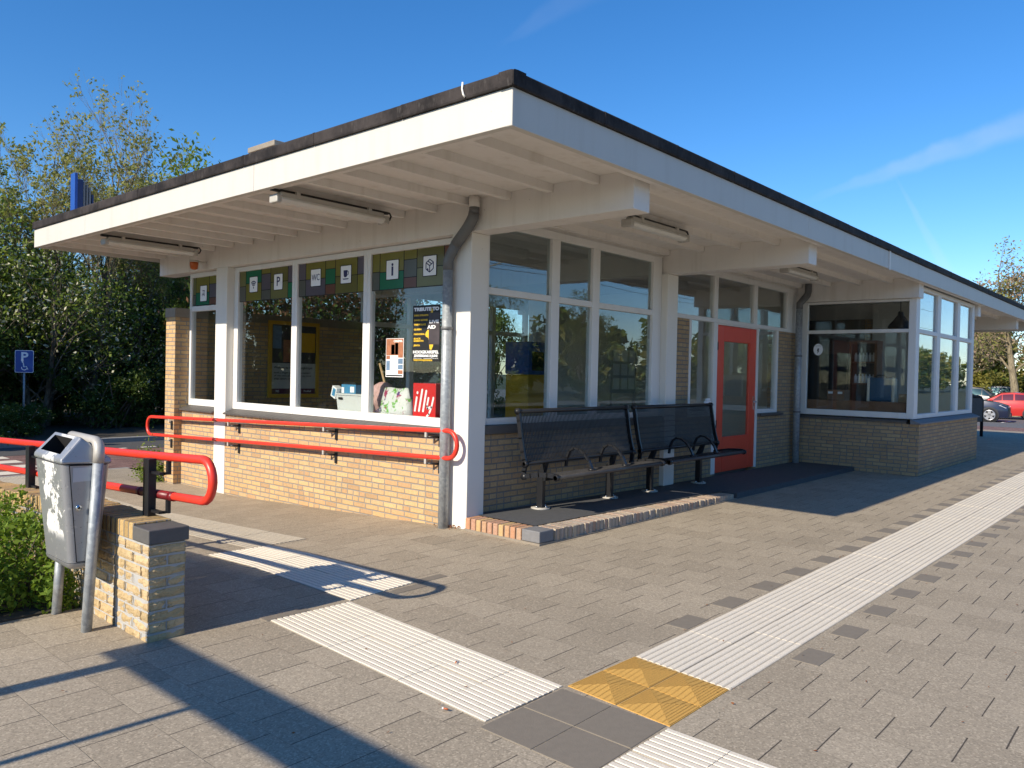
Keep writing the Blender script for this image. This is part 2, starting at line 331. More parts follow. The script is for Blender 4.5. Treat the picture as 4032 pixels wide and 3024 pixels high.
# ------------------------------------------------------------------ mesh builder
class MB:
    def __init__(s): s.v = []; s.f = []; s.mi = []; s.cur = 0; s.smooth = []; s.sm = False
    def add(s, vs, fs):
        o = len(s.v); s.v += [tuple(v) for v in vs]
        for f in fs: s.f.append([i+o for i in f]); s.mi.append(s.cur); s.smooth.append(s.sm)
    def box(s, x0, x1, y0, y1, z0, z1):
        s.add([(x0, y0, z0), (x1, y0, z0), (x1, y1, z0), (x0, y1, z0), (x0, y0, z1), (x1, y0, z1), (x1, y1, z1), (x0, y1, z1)],
              [(3, 2, 1, 0), (4, 5, 6, 7), (0, 1, 5, 4), (1, 2, 6, 5), (2, 3, 7, 6), (3, 0, 4, 7)]); return s
    def prism(s, poly, org, ru, uu, th):
        """2D polygon in plane (ru, uu) at org, thickness th along the normal ru x uu"""
        org, ru, uu = Vector(org), Vector(ru), Vector(uu); n = ru.cross(uu)*th; k = len(poly)
        a = [org+ru*p[0]+uu*p[1] for p in poly]; b = [p+n for p in a]
        s.add(a+b, [tuple(range(k-1, -1, -1)), tuple(range(k, 2*k))]+[(i, (i+1) % k, k+(i+1) % k, k+i) for i in range(k)]); return s
    def quad(s, *p): s.add(p, [tuple(range(len(p)))]); return s
    def tube(s, path, r, n=10, cap=True, closed=False):
        P = [Vector(p) for p in path]; k = len(P); rs = r if isinstance(r, (list, tuple)) else [r]*k
        rings = []; up = None
        for i in range(k):
            if closed: d = P[(i+1) % k]-P[i-1]
            else: d = (P[min(i+1, k-1)]-P[max(i-1, 0)])
            d = d.normalized() if d.length > 1e-9 else Vector((0, 0, 1))
            if up is None: up = d.orthogonal().normalized()
            up = (up-d*up.dot(d)); up = up.normalized() if up.length > 1e-6 else d.orthogonal().normalized()
            w = d.cross(up)
            rings.append([P[i]+(up*math.cos(2*math.pi*j/n)+w*math.sin(2*math.pi*j/n))*rs[i] for j in range(n)])
        vs = [v for rg in rings for v in rg]; fs = []
        for i in range(k if closed else k-1):
            for j in range(n):
                a, b = i*n+j, i*n+(j+1) % n; c, d = ((i+1) % k)*n+(j+1) % n, ((i+1) % k)*n+j
                fs.append((a, b, c, d))
        if cap and not closed: fs += [tuple(range(n-1, -1, -1)), tuple(range((k-1)*n, k*n))]
        sm = s.sm; s.sm = True; s.add(vs, fs); s.sm = sm; return s
    def loft(s, rings, cap=True, sm=False):
        n = len(rings[0]); vs = [v for r in rings for v in r]; fs = []
        for i in range(len(rings)-1):
            for j in range(n): fs.append((i*n+j, i*n+(j+1) % n, (i+1)*n+(j+1) % n, (i+1)*n+j))
        if cap: fs += [tuple(range(n-1, -1, -1)), tuple(range((len(rings)-1)*n, len(rings)*n))]
        o = s.sm; s.sm = sm; s.add(vs, fs); s.sm = o; return s
    def build(s, name, mats, parent=None, bevel=0, seg=2):
        me = bpy.data.meshes.new(name); off = Vector(parent['_o']) if parent is not None and '_o' in parent else Vector((0, 0, 0))
        me.from_pydata([tuple(Vector(v)-off) for v in s.v], [], s.f)
        if isinstance(mats, str): mats = [mats]
        for m in mats: me.materials.append(MAT[m])
        me.polygons.foreach_set('material_index', s.mi); me.polygons.foreach_set('use_smooth', s.smooth); me.update()
        o = bpy.data.objects.new(name, me); col.objects.link(o)
        if parent is not None:
            o.parent = parent
        o['_o'] = tuple(off)
        if bevel:
            b = o.modifiers.new('bevel', 'BEVEL'); b.width = bevel; b.segments = seg; b.limit_method = 'ANGLE'; b.angle_limit = R(40)
        return o

def thing(name, label, cat, loc, group=None):
    o = bpy.data.objects.new(name, None); col.objects.link(o); o.location = loc; o['_o'] = tuple(loc); o.empty_display_size = .1
    o['label'] = label; o['category'] = cat
    if group: o['group'] = group
    return o
def tag(o, label, cat, group=None):
    o['label'] = label; o['category'] = cat
    if group: o['group'] = group
    return o
def struct(o, kind='structure', label=None):
    o['kind'] = kind
    if label: o['label'] = label
    return o
def dup(root, loc, rotz=0.0, scale=None, label=None):
    def cp(o, par):
        c = o.copy(); col.objects.link(c)
        if par is not None: c.parent = par
        for ch in list(o.children): cp(ch, c)
        return c
    c = cp(root, None); c.location = loc; c.rotation_euler = (0, 0, rotz)
    if scale: c.scale = scale if isinstance(scale, (tuple, list)) else (scale,)*3
    if label: c['label'] = label
    return c
def text_verts(s, size, spacing=1.0, bold=0.0, shear=0.0, depth=.0012):
    cu = bpy.data.curves.new('t', 'FONT'); cu.body = s; cu.size = size; cu.extrude = depth; cu.offset = bold; cu.space_character = spacing; cu.shear = shear
    cu.resolution_u = 3; cu.align_x = 'CENTER'; cu.align_y = 'CENTER'
    o = bpy.data.objects.new('t', cu); col.objects.link(o)
    dg = bpy.context.evaluated_depsgraph_get(); me = bpy.data.meshes.new_from_object(o.evaluated_get(dg))
    vs = [v.co.copy() for v in me.vertices]; fs = [tuple(p.vertices) for p in me.polygons]
    bpy.data.objects.remove(o); bpy.data.meshes.remove(me); bpy.data.curves.remove(cu)
    return vs, fs
def text(mb, s, size, org, ru, uu, width=None, **kw):
    vs, fs = text_verts(s, size, **kw); org, ru, uu = Vector(org), Vector(ru), Vector(uu); n = ru.cross(uu)
    if width:
        w = max(v.x for v in vs)-min(v.x for v in vs); k = width/w if w else 1
        for v in vs: v.x *= k
    mb.add([org+ru*v.x+uu*v.y+n*v.z for v in vs], fs)
RX, UZ = (0, -1, 0), (0, 0, 1)      # reading directions on a face looking towards -X
FX = (1, 0, 0)                      # reading direction on a face looking towards -Y

# ------------------------------------------------------------------ GROUND
def zr(y): return -max(0.0, min(1.0, (y-5.6)/4.4))*.2
m = MB(); m.quad((-600, -600, -.42), (600, -600, -.42), (600, 600, -.42), (-600, 600, -.42)); struct(m.build('ground', 'earth'))
m = MB()
def zx(x): return -max(0.0, min(1.0, (x-26)/18.0))*.33
# station forecourt paving: flat area, ramp and falling far end, one continuous sheet
def sheet(m, x0, x1, y0, y1, zf, nx=1, ny=1):
    vs = []; fs = []
    for j in range(ny+1):
        for i in range(nx+1):
            x = x0+(x1-x0)*i/nx; y = y0+(y1-y0)*j/ny; vs.append((x, y, zf(x, y)))
    for j in range(ny):
        for i in range(nx): a = j*(nx+1)+i; fs.append((a, a+1, a+nx+2, a+nx+1))
    m.add(vs, fs)
sheet(m, -14, 2.1, -5.5, 5.42, lambda x, y: 0)
sheet(m, 2.1, 5.75, -5.5, 5.6, lambda x, y: 0)
sheet(m, 2.1, 5.75, 5.6, 10.0, lambda x, y: zr(y), 1, 8)
sheet(m, 2.1, 5.75, 10.0, 13.9, lambda x, y: -.2)
sheet(m, 5.75, 26, -5.5, 5.6, lambda x, y: 0)
sheet(m, 18.0, 26, 5.6, 15, lambda x, y: 0)
sheet(m, 26, 33.2, -5.5, 15, lambda x, y: zx(x), 6, 1)
m.quad((-14, -5.5, -.4), (33.2, -5.5, -.4), (33.2, -5.5, zx(33.2)), (26, -5.5, 0), (-14, -5.5, 0))
struct(m.build('platform_paving', 'paving'))
m = MB(); sheet(m, 33.2, 37.6, -5.5, 60, lambda x, y: zx(x), 4, 1); struct(m.build('brick_path', 'road_brick'))
m = MB(); sheet(m, 37.6, 75, -5.5, 60, lambda x, y: zx(x), 10, 1); struct(m.build('car_park', 'car_park_asphalt'))
m = MB()
for y in (-3.2, -.6, 2.0, 4.6, 7.2, 9.8, 12.4): m.box(41.5, 46.5, y, y+.1, -.325, -.318)
m.box(38.2, 39.2, 4.2, 4.9, -.225, -.21)
struct(m.build('parking_markings', 'white_print'))
m = MB(); sheet(m, -30, 33.2, 13.9, 17.0, lambda x, y: -.212); struct(m.build('road', 'road_brick'))
m = MB(); sheet(m, -30, 33.2, 17.0, 18.6, lambda x, y: -.208); struct(m.build('asphalt_lane', 'asphalt'))
m = MB()
for y in (14.15, 14.95, 15.75, 16.5): m.box(1.0, 4.75, y, y+.42, -.21, -.204)
for i in range(18): m.box(5.6+i*.62, 5.9+i*.62, 17.15, 17.28, -.207, -.203)
struct(m.build('road_markings', 'tactile_white'))
m = MB(); m.box(-30, 33, 18.6, 18.75, -.4, -.10); m.box(2.1, 5.8, 13.82, 13.94, -.4, -.196); struct(m.build('kerb', 'kerb_stone', None, .012))
m = MB(); m.box(-30, 33, 18.752, 46, -.41, -.12); struct(m.build('verge', 'soil'))
m = MB(); m.box(-8, 1.975, 5.424, 13.7, -.3, .012); struct(m.build('planting_bed', 'soil'))
# grey tiles set flush in the paving, alternating along the guide strip
m = MB()
for i in range(34):
    x = 4.40+i*.612; m.box(x, x+.285, 2.372, 2.525, -.03, .0035)
    x = 4.36+i*.612; m.box(x, x+.26, 1.545, 1.698, -.03, .0035)
m.box(3.93, 4.22, 4.33, 4.42, -.03, .0035); m.box(3.62, 3.92, 4.23, 4.315, -.03, .0035); m.box(2.66, 2.98, 4.33, 4.42, -.03, .0035)
struct(m.build('grey_paving_tiles', 'grey_tile', None, .003))
m = MB()
for i in (0, 1):
    for j in (0, 1): m.box(2.525+i*.302, 2.822+i*.302, 1.775+j*.3, 2.07+j*.3, -.03, .004)
struct(m.build('grey_square_tiles', 'grey_tile', None, .003))

def ribs(m, q, nx, ny, along, n=7, z=lambda x, y: 0, hh=.0034):
    """a field of ribbed tiles inside quad q = (p00, p10, p11, p01) in (x, y); ribs run along 'u' or 'v'"""
    def P(u, v):
        a, b, c, d = q; x = (a[0]*(1-u)+b[0]*u)*(1-v)+(d[0]*(1-u)+c[0]*u)*v; y = (a[1]*(1-u)+b[1]*u)*(1-v)+(d[1]*(1-u)+c[1]*u)*v
        return x, y
    def V(u, v, h): x, y = P(u, v); return (x, y, z(x, y)+h)
    for i in range(nx):
        for j in range(ny):
            jx = random.uniform(-.0012, .0012); gu, gv = .0018/.3/nx*(.65 if along == 'u' else 1.3), .0018/.3/ny*(.65 if along == 'v' else 1.3)
            u0, u1, v0, v1 = i/nx+gu, (i+1)/nx-gu, j/ny+gv, (j+1)/ny-gv
            h0 = .003+jx
            m.cur = 1; m.add([V(u0, v0, h0), V(u1, v0, h0), V(u1, v1, h0), V(u0, v1, h0), V(u0, v0, -.02), V(u1, v0, -.02), V(u1, v1, -.02), V(u0, v1, -.02)],
                  [(0, 1, 2, 3), (4, 5, 1, 0), (5, 6, 2, 1), (6, 7, 3, 2), (7, 4, 0, 3)])
            m.cur = 0
            for k in range(n):
                a0, a1 = (k+.10)/n, (k+.90)/n; t0, t1 = (k+.20)/n, (k+.80)/n
                if along == 'u': c = [(u0, v0+(v1-v0)*a0), (u1, v0+(v1-v0)*a0), (u1, v0+(v1-v0)*a1), (u0, v0+(v1-v0)*a1)]; e = 0; d = [(u0+e, v0+(v1-v0)*t0), (u1-e, v0+(v1-v0)*t0), (u1-e, v0+(v1-v0)*t1), (u0+e, v0+(v1-v0)*t1)]
                else: c = [(u0+(u1-u0)*a0, v0), (u0+(u1-u0)*a1, v0), (u0+(u1-u0)*a1, v1), (u0+(u1-u0)*a0, v1)]; e = 0; d = [(u0+(u1-u0)*t0, v0+e), (u0+(u1-u0)*t1, v0+e), (u0+(u1-u0)*t1, v1-e), (u0+(u1-u0)*t0, v1-e)]
                m.add([V(*p, h0-.0005) for p in c]+[V(*p, h0+hh) for p in d], [(4, 5, 6, 7), (0, 1, 5, 4), (1, 2, 6, 5), (2, 3, 7, 6), (3, 0, 4, 7)])
ZR = lambda x, y: zr(y)
m = MB(); ribs(m, ((2.578, 2.39), (3.156, 2.385), (3.283, 4.305), (2.675, 4.322)), 2, 6, 'v'); struct(m.build('tactile_strip', ['tactile_white', 'tactile_groove']))
m = MB(); ribs(m, ((3.29, 4.325), (3.915, 4.37), (3.888, 6.30), (3.315, 6.33)), 2, 6, 'v', z=ZR); struct(m.build('tactile_strip', ['tactile_white', 'tactile_groove']))
m = MB(); ribs(m, ((3.70, 6.31), (4.29, 6.31), (4.31, 13.8), (3.66, 13.8)), 2, 24, 'v', z=ZR); struct(m.build('tactile_strip', ['tactile_old', 'tactile_groove']))
m = MB(); ribs(m, ((2.505, -1.25), (3.10, -1.25), (3.108, 1.752), (2.515, 1.77)), 2, 10, 'v'); struct(m.build('tactile_strip', ['tactile_white', 'tactile_groove']))
m = MB(); ribs(m, ((3.705, 1.745), (12.0, 1.70), (12.0, 2.376), (3.772, 2.352)), 27, 2, 'u'); ribs(m, ((12.0, 1.70), (25.5, 1.70), (25.5, 2.376), (12.0, 2.376)), 44, 2, 'u'); struct(m.build('tactile_strip', ['tactile_white', 'tactile_groove']))
m = MB()
def V2(u, v):
    a, b, c, d = (3.125, 1.757), (3.702, 1.752), (3.762, 2.354), (3.168, 2.373)
    return ((a[0]*(1-u)+b[0]*u)*(1-v)+(d[0]*(1-u)+c[0]*u)*v, (a[1]*(1-u)+b[1]*u)*(1-v)+(d[1]*(1-u)+c[1]*u)*v)
for i in (0, 1):
    for j in (0, 1):
        u0, v0 = i*.5+.006, j*.5+.006; w = .488
        def T(a, b, h): x, y = V2(u0+a*w, v0+b*w); return (x, y, h)
        m.add([T(0, 0, .004), T(1, 0, .004), T(1, 1, .004), T(0, 1, .004), T(.5, .5, .018), T(0, 0, -.02), T(1, 0, -.02), T(1, 1, -.02), T(0, 1, -.02)],
              [(0, 1, 4), (1, 2, 4), (2, 3, 4), (3, 0, 4), (5, 6, 1, 0), (6, 7, 2, 1), (7, 8, 3, 2), (8, 5, 0, 3)])
        for k in range(9):      # grooves as fine raised ribs in each triangle, alternately turned
            f0, f1 = (k+.25)/9, (k+.75)/9
            for q in range(4):
                def W(s, d, h):
                    a, b = [(s, d), (1-d, s), (1-s, 1-d), (d, 1-s)][q]
                    return T(a, b, .004+.028*min(d, .5)+h)
                if q % 2 == 0:
                    e0, e1 = f0*.5, f1*.5
                    m.add([W(e0, e0, .0026), W(1-e0, e0, .0026), W(1-e1, e1, .0026), W(e1, e1, .0026)], [(0, 1, 2, 3)])
                else:
                    s0, s1 = f0, f1; d0, d1 = min(s0, 1-s0), min(s1, 1-s1)
                    m.add([W(s0, 0, .0026), W(s1, 0, .0026), W(s1, d1, .0026), W(s0, d0, .0026)], [(0, 1, 2, 3)])
struct(m.build('tactile_square', 'tactile_yellow'))

# ------------------------------------------------------------------ STATION BUILDING
B = thing('station_building', 'low white and yellow brick station building with a wide flat overhanging roof', 'building', (5.58, 5.484, 0))
def part(name, mat, fill, parent=B, bevel=0, label=None):
    m = MB(); fill(m); o = m.build(name, mat, parent, bevel)
    if label: o['label'] = label
    return o
XE, YE, XR, YB_ = 3.84, 3.43, 25.4, 12.41
# roof
roof = part('roof', 'paint_soffit', lambda m: m.box(XE+.06, XR-.06, YE+.06, YB_-.06, 3.30, 3.5))
def trim(m):
    def seg(a, b, n):   # a, b corner points, n outward normal
        a, b, n = Vector(a), Vector(b), Vector(n); L = (b-a).length; d = (b-a)/L; k = max(1, int(L/1.05))
        prof = [(-.10, 0), (.022, 0), (.026, .012), (.026, .088), (.018, .100), (-.02, .104), (-.10, .104)]
        for i in range(k):
            p0 = a+d*(L*i/k); p1 = a+d*(L*(i+1)/k); w = .0012*random.uniform(-1, 1)
            r = []
            for p, gx in ((p0, 0), (p1, -.006)):
                r.append([p+d*gx+n*(q[0]+w)+Vector((0, 0, 3.452+q[1]+w)) for q in prof])
            m.loft(r)
            pj = p1-d*.012
            m.loft([[pj+d*e+n*(q[0]+.0022*(q[0] > 0))+Vector((0, 0, 3.452+q[1]*1.012)) for q in prof] for e in (-.018, .008)])
    seg((XE, YE-.03, 0), (XE, YB_, 0), (-1, 0, 0)); seg((XE-.03, YE, 0), (XR, YE, 0), (0, -1, 0)); seg((XR, YE, 0), (XR, YB_, 0), (1, 0, 0)); seg((XE, YB_, 0), (XR, YB_, 0), (0, 1, 0))
part('roof_trim', 'roof_trim', trim, roof)
STX = 12.05
def fas_left(m):
    for a, b in ((YE+.002, 6.60), (6.604, 10.58), (10.584, YB_)): m.box(XE, XE+.058, a, b, 3.20, 3.45)
def fas_front(m):
    for a, b in ((XE+.002, 8.986), (8.99, 12.07), (12.074, 16.7), (16.704, 20.9), (20.904, XR)): m.box(a, b, YE, YE+.058, 3.198, 3.45)
part('fascia', 'paint_fascia', fas_left, roof, .004); part('fascia', 'paint_fascia', fas_front, roof, .004)
part('fascia', 'paint_fascia', lambda m: m.box(XR-.06, XR-.001, YE+.06, YB_, 3.02, 3.45), roof); part('fascia', 'paint_fascia', lambda m: m.box(XE+.06, XR-.062, YB_-.058, YB_, 3.2, 3.45), roof)
part('fascia_joint_strip', 'paint_white', lambda m: (m.box(STX, STX+.05, YE-.012, YE-.001, 3.18, 3.455)), roof)
part('drip_mark', 'paint_white', lambda m: m.tube([(XE-.033, 3.86, 3.565), (XE-.036, 3.862, 3.52), (XE-.036, 3.85, 3.48), (XE-.03, 3.84, 3.462)], .008, 6), roof)
def ledger(m):
    m.box(XE+.06, XE+.15, YE+.15, YB_-.06, 3.218, 3.302); m.box(XE+.06, XR-.06, YE+.06, YE+.148, 3.215, 3.302)
part('soffit_edge', 'paint_soffit', ledger, roof, .004)
ys = [3.95+i*.51 for i in range(17)]
for y in ys: part('joist', 'paint_soffit', lambda m: m.box(XE+.152, 5.578, y, y+.062, 3.225, 3.302), roof, .004)
for y in ys[:4]:
    part('joist', 'paint_soffit', lambda m: (m.box(5.832, 9.42, y, y+.062, 3.225, 3.302), m.box(9.692, 14.14, y, y+.062, 3.225, 3.302)), roof)
for y in ys[:4]: part('joist', 'paint_soffit', lambda m: (m.box(19.0, 23.4, y, y+.062, 3.225, 3.302), m.box(23.7, XR-.062, y, y+.062, 3.225, 3.302)), roof)
for x0, x1, y0 in ((5.58, 5.83, 3.60), (9.43, 9.69, 3.59), (14.16, 14.43, 3.545), (18.72, 18.98, 3.55), (23.42, 23.68, 3.58)):
    part('beam', 'paint_soffit', lambda m: m.box(x0, x1, y0, 12.33, 2.975, 3.302), B, .006)
# chimney
ch = part('chimney', 'brick', lambda m: m.box(6.32, 6.95, 10.30, 11.0, 3.5, 4.84), roof)
part('chimney_cap', 'concrete', lambda m: m.box(6.30, 6.97, 10.28, 11.02, 4.842, 4.92), ch, .008)
# columns
part('column', 'paint_white', lambda m: m.box(5.58, 5.832, 5.484, 5.763, 0, 2.974), B, .008)
part('column', 'paint_white', lambda m: m.box(5.58, 5.80, 10.248, 10.555, -.21, 2.974), B, .008)
part('column', 'paint_white', lambda m: m.box(9.40, 9.68, 5.484, 5.70, .08, 2.974), B, .008)
# left facade brick and pier
part('brick_wall', 'brick', lambda m: m.box(5.592, 5.80, 5.765, 10.246, -.4, .93)); part('brick_wall', 'brick', lambda m: m.box(5.592, 5.80, 10.557, 11.548, -.4, .93))
part('brick_wall', 'brick', lambda m: m.box(5.475, 9.0, 11.55, 11.85, -.4, 2.305), B, 0, 'yellow brick end wall with a concrete capping')
part('wall_cap', 'concrete', lambda m: m.box(5.462, 9.01, 11.54, 11.86, 2.307, 2.445), B, .006)
def sill(y0, y1):
    def f(m):
        n = int((y1-y0)/.105)
        for i in range(n):
            a, b = y0+(y1-y0)*i/n+.002, y0+(y1-y0)*(i+1)/n-.002
            m.prism([(5.545, .915), (5.545, .935), (5.70, .992), (5.70, .96)], (0, b, 0), (1, 0, 0), UZ, b-a)
    return f
part('window_sill', 'sill_tile', sill(5.80, 10.246)); part('window_sill', 'sill_tile', sill(10.557, 11.548))

CELLS = [((0, .12), [(0, .5, 6), (.5, 1, 1)]), ((.12, .42), [(0, .42, 2), (.42, 1, 0)]), ((.42, .59), [(0, .16, 0), (.16, .68, 3), (.68, 1, 1)]), ((.59, .9), [(0, .46, 5), (.46, 1, 6)]), ((.9, 1), [(0, .52, 3), (.52, 1, 2)])]
def film(x, y0, y1, z0, z1, shift, parent, cells=CELLS):
    """leaded coloured glass: y0 is the reader's left (larger y)"""
    m = MB(); L = MB(); w = y0-y1; h = z1-z0
    for (a, b), rows in cells:
        L.box(x-.0045, x+.0065, y0-w*a-.0035, y0-w*a+.0035, z0, z1)
        for c, d, k in rows:
            m.cur = k
            m.box(x-.002, x+.002, y0-w*b+.004, y0-w*a-.004, z1-h*d+.003, z1-h*c-.003)
            L.box(x-.004, x+.006, y0-w*b+.005, y0-w*a-.005, z1-h*d-.0035, z1-h*d+.0035)
    L.box(x-.0045, x+.0065, y1-.003, y1+.007, z0, z1)
    o = m.build('coloured_pane', ['film_%d' % i for i in range(7)], parent); L.build('lead_lines', 'black_print', parent); return o
GX = 5.725
def lwin(y0, y1, z0, z1, gy0, gy1, gz0, gz1, film_z=None, shift=0, transom=None, cells=CELLS):
    def f(m):
        m.box(5.69, 5.77, y1, gy1, z0, z1); m.box(5.69, 5.77, gy0, y0, z0, z1); m.box(5.69, 5.77, gy1, gy0, z0, gz0); m.box(5.69, 5.77, gy1, gy0, gz1, z1)
        if transom: m.box(5.692, 5.768, gy1, gy0, *transom)
    fr = part('window', 'paint_frame', f, B, .006)
    part('pane', 'glass', lambda m: m.box(GX, GX+.006, gy1-.01, gy0+.01, gz0-.01, (transom[0] if transom else gz1)+.01), fr)
    if transom: part('pane', 'glass', lambda m: m.box(GX, GX+.006, gy1-.01, gy0+.01, transom[1]-.01, gz1+.01), fr)
    if film_z: film(GX-.006, gy0, gy1, film_z, gz1, shift, fr, cells)
    return fr
lwin(10.246, 8.752, .99, 2.97, 10.14, 8.81, 1.085, 2.905, 2.49, 0)
lwin(8.748, 7.272, .99, 2.97, 8.69, 7.34, 1.085, 2.905, 2.49, 0, None, [((0, .11), [(0, .5, 3), (.5, 1, 1)]), ((.11, .42), [(0, .5, 0), (.5, 1, 3)]), ((.42, .57), [(0, .25, 0), (.25, .70, 2), (.70, 1, 4)]), ((.57, .89), [(0, .5, 0), (.5, 1, 5)]), ((.89, 1), [(0, .5, 3), (.5, 1, 0)])])
lwin(7.268, 5.765, .99, 2.97, 7.21, 5.87, 1.085, 2.905, 2.49, 0, None, [((0, .10), [(0, .5, 0), (.5, 1, 1)]), ((.10, .41), [(0, .52, 0), (.52, 1, 2)]), ((.41, .57), [(0, .25, 0), (.25, .72, 1), (.72, 1, 4)]), ((.57, .89), [(0, .5, 5), (.5, 1, 6)]), ((.89, 1), [(0, .5, 4), (.5, 1, 0)])])
lwin(11.548, 10.557, .99, 2.97, 11.49, 10.61, 1.085, 2.905, 2.49, 1, (2.40, 2.475), [((0, .09), [(0, .62, 6), (.62, 1, 1)]), ((.09, .55), [(0, .55, 0), (.55, 1, 2)]), ((.55, .80), [(0, .28, 0), (.28, .76, 3), (.76, 1, 4)]), ((.80, 1), [(0, .5, 6), (.5, 1, 5)])])
# right facade, first window
YW = 5.56; GY = 5.60
part('brick_wall', 'brick_shaded', lambda m: m.box(5.834, 9.398, 5.553, 5.75, -.1, .94))
part('window_sill', 'sill_tile', lambda m: m.box(5.834, 9.398, 5.50, 5.60, .942, 1.028), B, .004)
def rw(m):
    m.box(5.834, 5.93, YW, 5.65, 1.03, 3.20); m.box(9.15, 9.30, YW, 5.65, 1.03, 3.20); m.box(9.30, 9.398, YW+.02, 5.65, 1.03, 3.30)
    m.box(5.93, 9.15, YW, 5.65, 3.11, 3.20); m.box(5.93, 9.15, YW, 5.65, 1.03, 1.10)
    for a, b in ((6.97, 7.115), (7.765, 7.91)): m.box(a, b, YW, 5.65, 1.10, 3.11)
    for a, b in ((5.93, 6.97), (7.115, 7.765), (7.91, 9.15)): m.box(a, b, YW+.004, 5.646, 2.395, 2.465)
fr = part('window', 'paint_frame', rw, B, .006)
part('wall_head', 'paint_soffit', lambda m: m.box(5.834, 9.42, YW+.01, 5.70, 3.203, 3.30)); part('wall_head', 'paint_soffit', lambda m: m.box(9.70, 14.15, YW+.01, 5.70, 3.203, 3.30))
for a, b in ((5.93, 6.97), (7.115, 7.765), (7.91, 9.15)):
    part('pane', 'glass_mirror', lambda m: m.box(a-.01, b+.01, GY, GY+.006, 1.09, 2.40), fr); part('pane', 'glass_mirror', lambda m: m.box(a-.01, b+.01, GY, GY+.006, 2.46, 3.12), fr)
# right facade, door section
part('brick_wall', 'brick_shaded', lambda m: (m.box(9.682, 10.18, 5.575, 5.75, -.1, 2.41), m.box(10.182, 11.04, 5.575, 5.75, -.1, .99)))
part('brick_wall', 'brick_shaded', lambda m: (m.box(13.345, 14.19, 5.575, 5.75, -.1, 2.41), m.box(12.54, 13.343, 5.575, 5.75, -.1, .95)))
part('window_sill', 'sill_tile', lambda m: m.box(12.54, 13.47, 5.50, 5.60, .952, .99), B, .004)
def dw(m):
    y0, y1 = 5.565, 5.66
    m.box(9.682, 14.19, y0, y1, 2.412, 2.475)                                   # transom
    for a, b in ((10.93, 11.05), (12.33, 12.46), (13.70, 13.80)): m.box(a, b, y0+.003, y1-.003, 2.475, 3.11)
    m.box(9.682, 13.80, y0, y1, 3.11, 3.20); m.box(9.682, 9.74, y0+.003, y1, 2.475, 3.11); m.box(13.802, 14.16, y0+.01, y1, 2.477, 3.20)
    m.box(10.93, 11.06, y0, y1, .10, 2.411); m.box(12.46, 12.535, y0, y1, .10, 2.411)
    m.box(10.182, 10.24, y0, y1, 1.0, 2.411); m.box(10.24, 10.93, y0+.003, y1, .995, 1.07)
    m.box(13.27, 13.343, y0, y1, .99, 2.411); m.box(12.535, 13.27, y0+.003, y1, .992, 1.06)
    m.box(11.06, 12.46, y0+.003, y1, 2.388, 2.411)
fr = part('window', 'paint_frame', dw, B, .006)
for a, b, c, d in ((10.24, 10.93, 1.06, 2.42), (12.535, 13.27, 1.05, 2.42), (9.74, 10.93, 2.465, 3.12), (11.05, 12.33, 2.465, 3.12), (12.46, 13.70, 2.465, 3.12)):
    part('pane', 'glass', lambda m: m.box(a-.01, b+.01, GY, GY+.006, c, d), fr)
def door(m):
    y0, y1 = 5.575, 5.625
    m.box(11.065, 11.30, y0, y1, .11, 2.383); m.box(12.22, 12.455, y0, y1, .11, 2.383); m.box(11.30, 12.22, y0, y1, 2.14, 2.383); m.box(11.30, 12.22, y0, y1, .11, .655)
dr = part('door', 'red_door', door, B, .008); dr['label'] = 'red door with a tall glass pane'
part('pane', 'glass', lambda m: m.box(11.29, 12.23, 5.597, 5.603, .645, 2.15), dr)
part('handle', 'chrome', lambda m: (m.box(12.37, 12.40, 5.566, 5.575, 1.06, 1.28), m.tube([(12.385, 5.57, 1.19), (12.385, 5.52, 1.19), (12.27, 5.515, 1.185)], .010, 8)), dr)
part('hinge', 'black_paint', lambda m: m.box(11.05, 11.075, 5.56, 5.575, 2.0, 2.12), dr); part('hinge', 'black_paint', lambda m: m.box(11.05, 11.075, 5.56, 5.575, .8, .92), dr)
# bay
part('brick_wall', 'brick_shaded', lambda m: (m.box(14.232, 14.43, 3.707, 5.56, -.1, .885), m.box(14.23, 18.72, 3.507, 3.705, -.1, .865), m.box(18.52, 18.72, 3.705, 5.9, -.1, .865)), B, 0, 'brick base of the projecting bay')
part('window_sill', 'sill_tile', lambda m: m.prism([(14.19, .888), (14.19, .915), (14.33, .948), (14.33, .888)], (0, 5.55, 0), (1, 0, 0), UZ, 5.55-3.70))
def baysill(m):
    m.prism([(3.47, .868), (3.47, .888), (3.63, .95), (3.63, .868)], (14.17, 0, 0), (0, 1, 0), UZ, 18.76-14.17)
part('window_sill', 'stone_grey', baysill)
BX0, BX1 = 14.245, 14.325; BY0, BY1 = 3.60, 3.68
def bayside(m):
    m.box(BX0, BX1, 5.41, 5.60, .95, 2.972); m.box(BX0, BX1, 3.602, 3.715, .95, 2.972); m.box(BX0, BX1, 3.715, 5.41, .95, 1.05); m.box(BX0, BX1, 3.715, 5.41, 2.93, 2.972); m.box(BX0+.003, BX1-.003, 3.715, 5.41, 2.405, 2.465)
fr = part('window', 'paint_frame', bayside, B, .006)
part('pane', 'glass_side', lambda m: m.box(14.28, 14.286, 3.70, 5.42, 1.04, 2.41), fr); part('pane', 'glass_side', lambda m: m.box(14.28, 14.286, 3.70, 5.42, 2.46, 2.94), fr)
